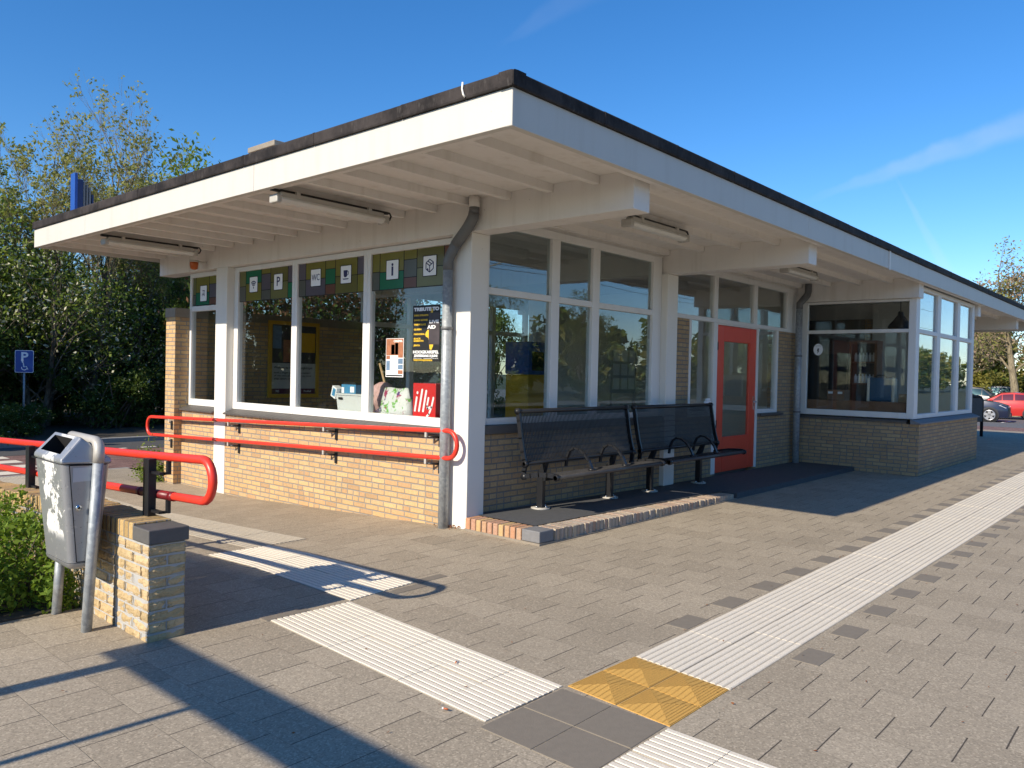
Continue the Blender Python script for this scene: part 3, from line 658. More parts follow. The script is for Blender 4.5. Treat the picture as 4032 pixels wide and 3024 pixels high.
def bayfront(m):
    m.box(14.247, 14.45, BY0-.004, BY1, .952, 3.20); m.box(18.46, 18.66, BY0, BY1, .952, 3.20)
    m.box(14.45, 18.46, BY0, BY1, .952, 1.025); m.box(14.45, 18.46, BY0, BY1, 3.13, 3.20)
    for a, b in ((15.66, 15.88), (17.16, 17.38)): m.box(a, b, BY0, BY1, 1.025, 3.13)
    for a, b in ((14.45, 15.66), (15.88, 17.16), (17.38, 18.46)): m.box(a, b, BY0+.003, BY1-.003, 2.40, 2.475)
fr = part('window', 'paint_frame', bayfront, B, .006)
for a, b in ((14.45, 15.66), (15.88, 17.16), (17.38, 18.46)):
    part('pane', 'glass_mirror', lambda m: m.box(a-.01, b+.01, 3.64, 3.646, 1.015, 2.41), fr); part('pane', 'glass_mirror', lambda m: m.box(a-.01, b+.01, 3.64, 3.646, 2.465, 3.14), fr)
# side of the bay beyond, back walls, inside
part('wall', 'paint_white', lambda m: m.box(18.60, 18.70, 3.70, 5.6, .87, 3.299)); part('brick_wall', 'brick', lambda m: m.box(18.73, 23.9, 5.60, 5.80, -.1, 3.299))
part('brick_wall', 'brick', lambda m: m.box(23.7, 23.9, 5.81, 11.6, -.2, 3.299))
def backwin(m):
    y0, y1 = 11.60, 11.70
    for x in (9.02, 10.15, 11.3, 12.5, 13.6): m.box(x, x+.1, y0, y1, -.2, 3.299)
    m.box(9.12, 13.6, y0+.003, y1-.003, 2.40, 2.48); m.box(9.12, 13.6, y0+.003, y1-.003, 3.0, 3.299); m.box(10.25, 13.6, y0+.003, y1-.003, -.2, .55); m.box(5.8, 9.02, 11.62, 11.70, 3.05, 3.299)
fr = part('window', 'paint_frame', backwin)
part('pane', 'glass', lambda m: (m.box(9.1, 13.62, 11.645, 11.651, .5, 3.02), m.box(5.8, 9.02, 11.655, 11.661, 2.44, 3.06)), fr)
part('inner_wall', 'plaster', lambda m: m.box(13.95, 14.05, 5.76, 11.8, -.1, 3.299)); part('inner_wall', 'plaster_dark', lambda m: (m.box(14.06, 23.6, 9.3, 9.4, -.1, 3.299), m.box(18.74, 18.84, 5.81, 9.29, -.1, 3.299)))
part('floor', 'floor_inside', lambda m: (m.box(5.81, 13.94, 5.76, 11.54, -.1, .10), m.box(14.44, 18.5, 3.72, 9.29, -.1, .10)))
# downpipes
def dp1(m):
    pass
m = MB(); m.tube([(5.505, 5.735, -.01), (5.505, 5.735, 2.62)], .052, 14); o = m.build('downpipe', 'galvanised', B)
m = MB(); m.tube([(5.505, 5.735, 2.60), (5.505, 5.735, 2.70), (5.505, 5.70, 2.76), (5.505, 5.62, 2.87)], .054, 14); m.tube([(5.505, 5.63, 2.855), (5.505, 5.47, 3.0), (5.505, 5.40, 3.09), (5.505, 5.385, 3.14)], .056, 14); m.tube([(5.505, 5.388, 3.12), (5.505, 5.385, 3.2)], .052, 14); m.build('elbow', 'zinc', o); m = MB(); m.tube([(5.505, 5.735, 2.0), (5.505, 5.735, 2.03)], .060, 14); m.box(5.50, 5.58, 5.725, 5.745, 2.01, 2.022); m.build('clamp', 'zinc', o)
m = MB(); m.tube([(5.505, 5.385, 3.19), (5.505, 5.385, 3.302)], .053, 14); m.build('spigot', 'paint_soffit', o)
m = MB(); m.tube([(13.97, 5.46, .06), (13.97, 5.46, 2.85)], .058, 14); o = m.build('downpipe', 'galvanised', B)
m = MB(); m.tube([(13.97, 5.46, 2.84), (13.97, 5.46, 2.93), (14.02, 5.42, 3.0), (14.12, 5.38, 3.10), (14.13, 5.37, 3.16), (14.13, 5.37, 3.37)], .060, 14); m.build('elbow', 'zinc', o)
for z in (.98, 1.98): m = MB(); m.tube([(13.97, 5.46, z), (13.97, 5.46, z+.03)], .066, 14); m.build('clamp', 'zinc', o)

# ------------------------------------------------------------------ things on the building
def lamp(x0, x1, y, label, zb=3.098):
    t = thing('fluorescent_lamp', label, 'lamp', ((x0+x1)/2, y, zb), 'fluorescent lamps under the roof')
    a = MB(); a.box(x0+.06, x1-.06, y-.045, y+.045, zb+.055, zb+.100); a.build('housing', 'bracket_grey', t, .006)
    a = MB(); a.prism([(-.05, .055), (-.062, .03), (-.04, .004), (0, -.004), (.04, .004), (.062, .03), (.05, .055)], (x0+.04, y, zb), (0, 1, 0), UZ, x1-x0-.08); a.build('cover', 'plastic_clear', t, .004)
    for x in (x0, x1-.055): a = MB(); a.box(x, x+.055, y-.066, y+.066, zb-.008, zb+.07); a.build('end_cap', 'bracket_grey', t, .012)
    a = MB(); a.box(x0-.02, x1+.02, y-.018, y+.018, zb+.100, zb+.126); a.build('mounting_rail', 'black_metal', t)
    for x in (x0+.22, x1-.26): a = MB(); a.box(x, x+.04, y-.05, y+.05, zb+.06, zb+.125); a.build('clip', 'bracket_grey', t)
    a = MB(); a.tube([(x1+.0, y, zb+.12), (x1+.05, y, zb+.12), (x1+.07, y, zb+.09), (x1+.05, y, zb+.05), (x1, y, zb+.04)], .010, 6); a.build('cable', 'black_paint', t)
lamp(4.02, 5.25, 10.50, 'long fluorescent lamp under the left eave near the far roof end')
lamp(3.93, 5.25, 6.42, 'long fluorescent lamp under the left eave above the wide windows')
lamp(6.72, 7.92, 4.42, 'fluorescent lamp under the front eave above the first bench')
lamp(10.9, 12.1, 4.50, 'fluorescent lamp under the front eave above the red door')
t = thing('warning_light', 'small amber warning light under the far lamp', 'light', (5.35, 10.9, 3.05)); a = MB(); a.tube([(5.40, 10.85, 3.06), (5.40, 10.85, 3.03), (5.40, 10.85, 2.97), (5.40, 10.85, 2.955)], [.06, .06, .05, .025], 14); a.build('lens', 'amber', t)
a = MB(); a.tube([(5.40, 10.85, 3.09), (5.40, 10.85, 3.061)], .064, 14); a.box(5.40, 5.579, 10.82, 10.88, 3.065, 3.085); a.build('base', 'bracket_grey', t)

# rooftop sign
t = thing('rooftop_sign', 'blue sign board with grey fins standing on the roof corner', 'sign', (4.28, 12.2, 3.56))
a = MB(); a.box(4.26, 4.30, 12.13, 12.29, 3.56, 4.30); a.build('board', 'blue_paint', t, .004)
a = MB(); a.box(4.301, 4.375, 12.14, 12.17, 3.56, 4.22); a.build('return_panel', 'blue_dark', t)
for i, (x, h) in enumerate(((4.385, 4.20), (4.425, 4.16), (4.462, 4.13), (4.50, 4.03))): a = MB(); a.box(x, x+.024, 12.15, 12.24, 3.56, h); a.build('fin', 'zinc' if i < 3 else 'blue_dark', t)

# handrails
def arc(c, r, a0, a1, n, ax1, ax2):
    c, ax1, ax2 = Vector(c), Vector(ax1), Vector(ax2)
    return [c+ax1*r*math.cos(a0+(a1-a0)*i/n)+ax2*r*math.sin(a0+(a1-a0)*i/n) for i in range(n+1)]
def rail_loop(t, x, yR, yL, zt, zb, r, yk, dz, mat='red_tube', left_loop=True):
    """closed long loop: zt/zb top and bottom height at yR, sloping to yk with drop dz, level beyond"""
    def zz(y, z0): return z0-dz*max(0, min(1, (y-yR)/(yk-yR)))
    h = (zt-zb)/2; mid = (zt+zb)/2; pts = []
    n = 10
    for i in range(n+1): ang = -math.pi/2+math.pi*i/n; pts.append((x, yR+h*.9-math.cos(ang)*h*.9, zz(yR, mid)+math.sin(ang)*h))
    for k in range(1, 12): y = yR+h+(yL-yR-2*h)*k/11; pts.append((x, y, zz(y, zt)))
    if left_loop:
        for i in range(n+1): ang = math.pi/2-math.pi*i/n; pts.append((x, yL-h*.9+math.cos(ang)*h*.9, zz(yL, mid)+math.sin(ang)*h))
    else: pts += [(x, yL, zz(yL, zt)), (x, yL, zz(yL, zb))]
    for k in range(10, 0, -1): y = yR+h+(yL-yR-2*h)*k/11; pts.append((x, y, zz(y, zb)))
    m = MB(); m.tube(pts, r, 12, closed=True); m.build('rail_tube', mat, t)
    return zz
t = thing('wall_handrail', 'red double handrail loop fixed to the yellow brick wall below the windows', 'handrail', (5.48, 8, -.1))
zz = rail_loop(t, 5.478, 5.53, 12.45, .985, .71, .024, 12.4, .215)
for y in (5.88, 7.66, 9.86, 11.6):
    xw = 5.59 if y < 11.5 else 5.47
    for z0 in (.985, .71):
        z = zz(y, z0)
        a = MB(); a.box(5.470, 5.49, y+.09, y+.12, z-.075, z-.015); a.build('rail_clip', 'bracket_grey', t)
        a = MB(); a.tube([(5.48, y+.105, z-.07), (xw-.012, y+.01, z-.075)], .010, 6); a.box(xw-.014, xw-.001, y-.02, y+.02, z-.175, z-.045); a.build('bracket', 'black_metal', t)
for y in (6.55, 10.9):
    for z0 in (.985, .71): a = MB(); z = zz(y, z0); a.tube([(5.478, y, z), (5.478, y+.006, z)], .0252, 12); a.build('joint', 'red_tube_dark', t)
for z0 in (.985, .71): a = MB(); z = zz(10.28, z0); a.tube([(5.478, 10.25, zz(10.25, z0)), (5.478, 10.36, zz(10.36, z0))], .0262, 12); a.build('sleeve', 'red_tube_dark', t)

# low wall with second handrail
W = thing('low_brick_wall', 'low yellow brick wall with brick-on-edge capping beside the ramp', 'wall', (2.08, 4.45, 0))
def rough_brick(m, x0, x1, y0, y1, z0, z1, rnd):
    """one hand-made brick: a subdivided block whose skin is pushed in and out"""
    nx, ny, nz = max(2, int((x1-x0)/.035)), max(2, int((y1-y0)/.035)), 3
    def grid(o, du, dv, nu, nv, nrm):
        o, du, dv, nrm = Vector(o), Vector(du), Vector(dv), Vector(nrm); vs = []; fs = []
        for b in range(nv+1):
            for a in range(nu+1):
                edge = a in (0, nu) or b in (0, nv)
                vs.append(o+du*(a/nu)+dv*(b/nv)+nrm*(rnd.uniform(-.004, .004) if not edge else rnd.uniform(-.007, -.001)))
        for b in range(nv):
            for a in range(nu): k = b*(nu+1)+a; fs.append((k, k+1, k+nu+2, k+nu+1))
        m.add(vs, fs)
    dx, dy, dz = x1-x0, y1-y0, z1-z0
    grid((x0, y1, z0), (0, -dy, 0), (0, 0, dz), ny, nz, (-1, 0, 0)); grid((x0, y0, z0), (dx, 0, 0), (0, 0, dz), nx, nz, (0, -1, 0)); grid((x1, y0, z0), (0, dy, 0), (0, 0, dz), ny, nz, (1, 0, 0))
    grid((x1, y1, z0), (-dx, 0, 0), (0, 0, dz), nx, nz, (0, 1, 0)); m.quad((x0+.004, y0+.004, z1-.002), (x1-.004, y0+.004, z1-.002), (x1-.004, y1-.004, z1-.002), (x0+.004, y1-.004, z1-.002)); m.quad((x0, y0, z0+.002), (x0, y1, z0+.002), (x1, y1, z0+.002), (x1, y0, z0+.002))
def rough_wall(y0, y1, top, seed):
    rnd = random.Random(seed); m = MB(); H_ = .0635; k = 0; z = top-H_
    while z > -.12:
        y = y0; first = (.21 if k % 2 == 0 else .10)
        if k % 2 == 0:
            cuts = [y0]; q = y0+.10
        else: cuts = [y0]; q = y0+.21
        while q < y1-.04: cuts.append(q); q += .218 if rnd.random() < .75 else .109
        cuts.append(y1+.008)
        for c in range(len(cuts)-1):
            a, b = cuts[c], cuts[c+1]-.010
            if c == 0 and k % 2 == 1: xs_ = [(1.976, 2.080), (2.090, 2.194)]
            else: xs_ = [(1.976, 2.194)]
            for xa_, xb_ in xs_: j_ = rnd.uniform(-.0025, .0025); rough_brick(m, xa_+j_, xb_+j_, a, b, z+rnd.uniform(0, .002), z+H_-.011+rnd.uniform(-.001, .002), rnd)
        z -= H_; k += 1
    m.build('wall', 'brick_rough', W)
    m = MB(); m.box(1.9805, 2.1895, y0+.0045, y1-.002, -.15, top-.002); m.build('mortar', 'mortar_grey', W)
rough_wall(4.452, 4.905, .557, 3); rough_wall(4.920, 5.62, .557, 4)
a = MB(); a.prism([(5.632, -.4), (13.6, -.4), (13.6, .33), (10, .33), (5.632, .556)], (1.985, 0, 0), (0, 1, 0), UZ, .2); a.build('wall', 'brick_low_wall', W)
a = MB()
a.box(1.972, 2.198, 4.645, 4.905, .558, .655)
n = 130
for i in range(n):
    y0 = 4.918+i*.0665; y1 = y0+.058; zt = .655-.23*max(0, min(1, (y0-5.6)/4.4)); dx = random.uniform(-.004, .004)
    a.box(1.972+dx, 2.198+dx, y0, y1, zt-.097, zt+random.uniform(-.003, .003))
a.build('cap', 'brick_cap', W, .006)
a = MB(); a.box(1.966, 2.204, 4.432, 4.642, .562, .645); a.build('corner_stone', 'stone_dark', W, .006)
a = MB(); a.box(2.0, 2.18, 4.903, 4.92, 0, .55); a.build('movement_joint', 'dark_hole', W)
t = thing('ramp_handrail', 'red double handrail on black posts above the low brick wall', 'handrail', (2.2, 4.6, .65))
zz2 = rail_loop(t, 2.20, 4.16, 12.0, 1.045, .81, .026, 10.0, .24)
for y in (4.83, 6.95, 9.1, 11.3):
    zt = .655-.23*max(0, min(1, (y-5.6)/4.4))
    a = MB(); a.box(2.122, 2.172, y-.03, y+.045, zt, zz2(y, 1.035)); a.build('post', 'black_metal', t, .003)
    for z0 in (1.045, .81):
        z = zz2(y, z0); a = MB(); a.box(2.165, 2.20, y-.14, y-.12, z-.10, z-.085); a.box(2.19, 2.21, y-.145, y-.115, z-.10, z-.02); a.box(2.14, 2.172, y-.14, y-.01, z-.10, z-.085); a.build('bracket', 'black_metal', t)
a = MB(); a.tube([(2.2, 4.66, zz2(4.66, .81)), (2.2, 5.06, zz2(5.06, .81))], .0272, 12); a.build('sleeve', 'red_tube_dark', t)
a = MB(); a.tube([(2.2, 4.62, zz2(4.62, .81)), (2.2, 4.665, zz2(4.66, .81))], .029, 12); a.tube([(2.2, 5.05, zz2(5.05, .81)), (2.2, 5.095, zz2(5.09, .81))], .029, 12); a.build('collar', 'red_tube_dark', t)

# litter bin on a bent tube stand
def rring(cx, cy, hx, hy, r, z, n=5):
    out = []
    for (sx, sy, a0) in ((1, 1, 0), (-1, 1, 90), (-1, -1, 180), (1, -1, 270)):
        for i in range(n+1):
            a = R(a0+90*i/n); out.append((cx+sx*(hx-r)+r*math.cos(a), cy+sy*(hy-r)+r*math.sin(a), z))
    return out
BN = thing('litter_bin', 'battered silver-grey litter bin with peeled white patches on a bent tube stand', 'bin', (1.82, 5.14, 0))
o3 = Vector((1.82, 5.14, 0))
def off(rings): return [[Vector(p)+o3 for p in r] for r in rings]
a = MB(); a.loft(off([rring(-.02, .012, .088, .200, .045, .405), rring(-.055, .016, .140, .226, .05, .985)]), True, True); o = a.build('body', 'bin_paint', BN); o.modifiers.new('es', 'EDGE_SPLIT').split_angle = R(35)
a = MB(); a.loft(off([rring(-.02, .012, .066, .175, .04, .365), rring(-.02, .012, .086, .198, .045, .385), rring(-.02, .012, .090, .203, .045, .402)]), True, True); o = a.build('base_band', 'bin_paint', BN); o.modifiers.new('es', 'EDGE_SPLIT').split_angle = R(35)
# lid: gable prism with a real opening in the front slope
xa, xb, xp, z0, z1, ya, yb = -.197, .088, -.092, .990, 1.150, -.212, .244
a = MB()
e = .022
fl = lambda s, y: Vector((xa+(xp-xa)*s, y, z0+.03+(z1-z0-.03)*s))+o3
hl = [(.18, ya+.075), (.18, yb-.06), (.86, yb-.07), (.86, ya+.10)]
oc = [(0, ya), (0, yb), (1, yb-e), (1, ya+e)]
vs = [fl(*p) for p in oc]+[fl(*p) for p in hl]
a.add(vs, [(0, 4, 5, 1), (1, 5, 6, 2), (2, 6, 7, 3), (3, 7, 4, 0)])
inn = [fl(*p)+Vector((.07, 0, -.09)) for p in hl]
cc = [Vector(p)+o3 for p in ((xa, ya, z0), (xa, yb, z0), (xb, yb, z0), (xb, ya, z0), (xb, ya, z0+.03), (xb, yb, z0+.03))]
k = len(a.v)
a.add(cc+[fl(0, ya), fl(0, yb), fl(1, yb-e), fl(1, ya+e)], [(0, 6, 7, 1), (3, 4, 9, 6, 0), (1, 7, 8, 5, 2), (2, 5, 4, 3), (4, 5, 8, 9), (0, 1, 2, 3)])
o = a.build('lid', 'bin_paint', BN)
import bmesh
bm = bmesh.new(); bm.from_mesh(o.data); bmesh.ops.remove_doubles(bm, verts=bm.verts, dist=.0005); bmesh.ops.recalc_face_normals(bm, faces=bm.faces); bm.to_mesh(o.data); bm.free()
bv = o.modifiers.new('bevel', 'BEVEL'); bv.width = .014; bv.segments = 3; bv.limit_method = 'ANGLE'; bv.angle_limit = R(25)
a = MB(); hv = [fl(*p) for p in hl]; a.add(hv+inn, [(0, 1, 5, 4), (1, 2, 6, 5), (2, 3, 7, 6), (3, 0, 4, 7), (4, 5, 6, 7)]); a.build('opening', 'dark_hole', BN)
# door seam, sticker, lock on the face towards the platform
def dface(x, z): tt = (z-.405)/.58; return Vector((x, .012+.004*tt-(.200+.026*tt)-.0015, z))+o3
a = MB()
def strip(p, q, w): d = (q-p); s = Vector((d.z, 0, -d.x)).normalized()*w; a.add([p-s, p+s, q+s, q-s], [(0, 1, 2, 3)])
strip(dface(-.150, .984), dface(-.065, .41), .0022); strip(dface(-.150, .984), dface(.035, .984), .0022); strip(dface(-.065, .41), dface(.05, .41), .0022)
a.build('door_seam', 'dark_hole', BN)
a = MB(); a.add([dface(-.125, .885)+Vector((0, -.001, 0)), dface(.01, .895)+Vector((0, -.001, 0)), dface(.012, .975)+Vector((0, -.001, 0)), dface(-.13, .970)+Vector((0, -.001, 0))], [(0, 1, 2, 3)]); a.build('sticker', 'sticker_pale', BN)
p = dface(-.082, .735); a = MB(); a.tube([p+Vector((0, .004, 0)), p+Vector((0, -.012, 0))], .017, 14); a.build('lock', 'chrome', BN)
a = MB(); a.tube([p+Vector((0, -.0122, 0)), p+Vector((0, -.0135, 0))], .008, 10); a.build('keyhole', 'dark_hole', BN)
st = [(.0, -.232, -.06), (.0, -.232, .5), (.0, -.232, 1.06)]
rim = [Vector((0, -.232+.062*(1-math.cos(x)), 1.06+.062*math.sin(x))) for x in (0, .4, .8, 1.2, math.pi/2)]
a = MB(); a.tube([Vector(p)+o3 for p in st], .030, 16); a.tube([Vector(p)+o3 for p in ((0, .25, -.06), (0, .25, .45))], .028, 16); a.build('stand', 'galvanised', BN)
a = MB(); a.tube([p+o3 for p in [Vector((0, -.232, 1.0))]+rim+[Vector((0, .0, 1.122)), Vector((0, .2, 1.122))]], .031, 16); a.build('stand_top', 'tube_painted', BN)
ax = Vector((math.cos(R(71)), math.sin(R(71)), 0)); BN.rotation_euler = Matrix.Rotation(R(2.9), 4, ax).to_euler()

# entrance platform along the right facade
EP = thing('entrance_platform', 'raised black rubber-topped platform with a brick-on-edge border under the benches', 'platform', (7.5, 4.9, 0))
def ztop(x): return .125-.055*max(0, min(1, (x-6)/3.5))
a = MB()
xs = [5.66+.067*i for i in range(58)]
for x in xs:
    zt = ztop(x)+random.uniform(-.003, .003); dy = random.uniform(-.006, .006)
    if x > 5.78: a.box(x, x+.060, 4.516+dy, 4.73, -.05, zt)
a.build('border', 'brick_edge_x', EP, .008)
a = MB()
y = 4.74
while y < 5.47: a.box(5.556+random.uniform(-.004, .004), 5.752, y, y+.064, -.0, .128+random.uniform(-.002, .002)); y += .0745
a.build('border', 'brick_edge_y', EP, .010)
a = MB(); a.box(5.553, 5.765, 4.512, 4.728, .022, .130); a.build('corner_stone', 'stone_grey', EP, .008)
a = MB(); a.box(5.548, 5.77, 4.506, 5.48, -.05, .02); a.box(5.77, 9.6, 4.50, 4.72, -.05, .012); a.build('mortar_bed', 'concrete', EP)
a = MB(); sheet(a, 5.755, 14.22, 4.735, 5.552, lambda x, y: ztop(x)+.004, 12, 1); sheet(a, 9.62, 14.22, 4.52, 4.735, lambda x, y: ztop(x)+.004, 4, 1)
a.quad((9.62, 4.52, -.02), (14.22, 4.52, -.02), (14.22, 4.52, .074), (9.62, 4.52, .074)); a.quad((9.62, 4.52, -.02), (9.62, 4.52, .074), (9.62, 4.735, .074), (9.62, 4.735, -.02))
a.build('rubber_mat', 'rubber_mat', EP)

# benches
def bench(x0, label):
    t = thing('bench', label, 'bench', (x0, 5.2, .1), 'black metal benches under the roof'); L = 2.05; x1 = x0+L; hw = .0036
    prof = [(5.365, 1.18), (5.345, 1.08), (5.315, .90), (5.285, .76), (5.262, .68), (5.25, .63), (5.265, .56), (5.262, .505)]
    seat = [(5.258, .502), (5.17, .525), (5.06, .545), (4.95, .552), (4.86, .552), (4.83, .54)]
    n = 82
    a = MB()
    for i in range(1, n):
        x = x0+.03+(L-.06)*i/n
        pts = [(y, z) for y, z in prof[:6]]
        for k in range(len(pts)-1):
            (ya_, za_), (yb_2, zb_) = pts[k], pts[k+1]
            a.add([(x-hw, ya_, za_), (x+hw, ya_, za_), (x+hw, yb_2, zb_), (x-hw, yb_2, zb_), (x-hw, ya_+.008, za_), (x+hw, ya_+.008, za_), (x+hw, yb_2+.008, zb_), (x-hw, yb_2+.008, zb_)],
                  [(0, 1, 2, 3), (7, 6, 5, 4), (0, 3, 7, 4), (1, 5, 6, 2)])
    for y, z in ((5.340, 1.05), (5.329, .985), (5.318, .92), (5.306, .85), (5.29, .78), (5.275, .72)): a.tube([(x0+.02, y+.012, z), (x1-.02, y+.012, z)], .0035, 5)
    a.build('backrest', 'black_wire', t)
    a = MB(); a.tube([(x0-.03, 5.365, 1.18), (x1+.03, 5.365, 1.18)], .024, 12); a.tube([(x0-.02, 5.25, .64), (x1+.02, 5.25, .64)], .02, 10); a.build('top_rail', 'black_metal', t)
    a = MB()
    for i in range(1, n):
        x = x0+.03+(L-.06)*i/n
        for k in range(len(seat)-1):
            (ya_, za_), (yb_2, zb_) = seat[k], seat[k+1]
            a.add([(x-.005, ya_, za_), (x+.005, ya_, za_), (x+.005, yb_2, zb_), (x-.005, yb_2, zb_), (x-.005, ya_, za_-.008), (x+.005, ya_, za_-.008), (x+.005, yb_2, zb_-.008), (x-.005, yb_2, zb_-.008)],
                  [(0, 1, 2, 3), (7, 6, 5, 4), (0, 3, 7, 4), (1, 5, 6, 2)])
    a.tube([(x0-.02, 4.835, .535), (x1+.02, 4.835, .535)], .024, 12)
    for y, z in ((5.17, .515), (5.06, .535), (4.95, .542)): a.tube([(x0, y, z-.006), (x1, y, z-.006)], .006, 5)
    a.build('seat', 'black_wire', t)
    for xe in (x0-.012, x1-.012):
        a = MB(); full = prof+seat[1:]
        for k in range(len(full)-1):
            (ya_, za_), (yb_2, zb_) = full[k], full[k+1]; d = Vector((0, yb_2-ya_, zb_-za_)).normalized(); nn = Vector((0, -d.z, d.y))*.024
            A, B_ = Vector((xe, ya_, za_)), Vector((xe, yb_2, zb_)); w = Vector((.024, 0, 0)); ex = d*.006
            A -= ex; B_ += ex
            a.add([A-nn, A+nn, B_+nn, B_-nn, A-nn+w, A+nn+w, B_+nn+w, B_-nn+w], [(0, 1, 2, 3), (7, 6, 5, 4), (0, 3, 7, 4), (1, 5, 6, 2), (0, 4, 5, 1), (3, 2, 6, 7)])
        for y, z, r in ((5.365, 1.18, .034), (5.25, .635, .036), (5.26, .505, .034), (4.835, .535, .034)): a.tube([(xe-.008, y, z), (xe+.032, y, z)], r, 14)
        a.build('side_frame', 'black_metal', t)
    for xa_ in (x0+L*.34, x0+L*.66):
        a = MB(); pts = [(5.25, .57), (5.235, .66), (5.20, .74), (5.14, .775), (5.07, .765), (5.0, .72), (4.94, .65), (4.90, .57)]
        for k in range(len(pts)-1):
            (ya_, za_), (yb_2, zb_) = pts[k], pts[k+1]; d = Vector((0, yb_2-ya_, zb_-za_)).normalized(); nn = Vector((0, -d.z, d.y))*.010
            A, B_ = Vector((xa_-.02, ya_, za_))-d*.004, Vector((xa_-.02, yb_2, zb_))+d*.004; w = Vector((.04, 0, 0))
            a.add([A-nn, A+nn, B_+nn, B_-nn, A-nn+w, A+nn+w, B_+nn+w, B_-nn+w], [(0, 1, 2, 3), (7, 6, 5, 4), (0, 3, 7, 4), (1, 5, 6, 2), (0, 4, 5, 1), (3, 2, 6, 7)])
        a.tube([(xa_, 4.90, .552), (xa_, 4.90, .568)], .045, 14); a.build('armrest', 'black_metal', t)
    for xl in (x0+.38, x0+L-.36):
        zf = ztop(xl)+.005
        a = MB(); a.box(xl-.028, xl+.028, 5.30, 5.38, zf, .50); a.prism([(5.38, .48), (5.30, .48), (5.245, .66), (5.29, .66)], (xl-.028, 0, 0), (0, 1, 0), UZ, .056); a.prism([(5.30, .42), (5.30, .49), (4.92, .535), (4.92, .50)], (xl-.02, 0, 0), (0, 1, 0), UZ, .04)
        lg = a.build('leg', 'black_metal', t, .004)
        a = MB(); a.tube([(xl, 5.34, zf-.002), (xl, 5.34, zf+.012)], .105, 20)
        a.build('foot_plate', 'bracket_grey', lg)
        for dx, dy in ((-.075, 0), (.075, 0), (0, -.075)): a = MB(); a.tube([(xl+dx, 5.34+dy, zf+.012), (xl+dx, 5.34+dy, zf+.034)], .012, 8); a.build('bolt', 'chrome', lg)
    return t
bench(6.20, 'black wire bench nearest the corner column, half in sunlight')
bench(8.43, 'black wire bench beside the red door, fully in shade')

# ------------------------------------------------------------------ stickers, posters and things behind the glass
IX = GX-.014
def sticker(yc, zc, w, h, label, draw, x=IX):
    t = thing('pictogram_sticker', label, 'sticker', (x, yc, zc), 'white pictograms on the coloured glass')
    a = MB(); a.box(x, x+.002, yc-w/2, yc+w/2, zc-h/2, zc+h/2); a.build('plate', 'white_print', t)
    a = MB(); draw(a, (x-.0004, yc, zc)); a.build('symbol', 'navy_print', t)
    a = MB()
    for s in (-1, 1): a.box(x-.001, x+.003, yc+s*w/2-.004, yc+s*w/2+.004, zc-h/2, zc+h/2); a.box(x-.001, x+.003, yc-w/2, yc+w/2, zc+s*h/2-.004, zc+s*h/2+.004)
    a.build('border', 'black_print', t)
def poly(m, pts, org): m.prism([(p[0]*.1, p[1]*.1) for p in pts], org, RX, UZ, .0008)
def arcband(m, c, r0, r1, a0, a1, org, n=8):
    for i in range(n):
        u, v = a0+(a1-a0)*i/n, a0+(a1-a0)*(i+1)/n
        poly(m, [(c[0]+r0*math.cos(u), c[1]+r0*math.sin(u)), (c[0]+r1*math.cos(u), c[1]+r1*math.sin(u)), (c[0]+r1*math.cos(v), c[1]+r1*math.sin(v)), (c[0]+r0*math.cos(v), c[1]+r0*math.sin(v))], org)
def d_wifi(m, o):
    for r in (.28, .52, .77): arcband(m, (0, -.42), r, r+.15, R(45), R(135), o)
    poly(m, [(math.cos(x)*.11, -.42+math.sin(x)*.15) for x in [R(36*i) for i in range(10)]], o)
def d_cup(m, o):
    poly(m, [(-.46, .50), (.32, .50), (.26, -.18), (.08, -.32), (-.26, -.32), (-.40, -.18)], o); poly(m, [(-.64, -.48), (.58, -.48), (.42, -.60), (-.48, -.60)], o); arcband(m, (.3, .16), .17, .27, R(-80), R(80), o)
def d_box(m, o):
    P = [(0, .68), (.58, .34), (.58, -.34), (0, -.68), (-.58, -.34), (-.58, .34), (0, 0)]
    def ln(p, q):
        d = Vector((q[0]-p[0], q[1]-p[1])).normalized()*.055; n = (-d.y, d.x); poly(m, [(p[0]+n[0], p[1]+n[1]), (p[0]-n[0], p[1]-n[1]), (q[0]-n[0], q[1]-n[1]), (q[0]+n[0], q[1]+n[1])][::1], o)
    for i in range(6): ln(P[i], P[(i+1) % 6])
    ln(P[6], P[1]); ln(P[6], P[5]); ln(P[6], P[3]); ln((-.28, .5), (.3, .17)); poly(m, [(-.40, -.22), (-.20, -.33), (-.20, -.50), (-.40, -.38)], o)
def d_text(s, size, **kw):
    def f(m, o): text(m, s, size, o, RX, UZ, **kw)
    return f
def d_bike(m, o):
    for c in (-.28, .1): arcband(m, (c, -.22), .12, .155, 0, R(360), o, 12)
    for p, q in (((-.28, -.22), (-.12, .08)), ((-.12, .08), (.1, -.22)), ((-.12, .08), (.06, .12)), ((.06, .12), (.1, -.22)), ((-.2, .08), (-.02, -.2))):
        d = Vector((q[0]-p[0], q[1]-p[1])).normalized()*.018; n = (-d.y, d.x); poly(m, [(p[0]+n[0], p[1]+n[1]), (p[0]-n[0], p[1]-n[1]), (q[0]-n[0], q[1]-n[1]), (q[0]+n[0], q[1]+n[1])], o)
    poly(m, [(.3, .45), (.36, .45), (.36, -.45), (.3, -.45)], o); poly(m, [(-.3, .36), (-.3, .45), (.3, .45), (.3, .3)], o)
sticker(9.775, 2.712, .207, .212, 'white sticker with a wifi symbol', d_wifi); sticker(9.165, 2.712, .207, .212, 'white sticker with a capital letter P', d_text('P', .17, bold=.002))
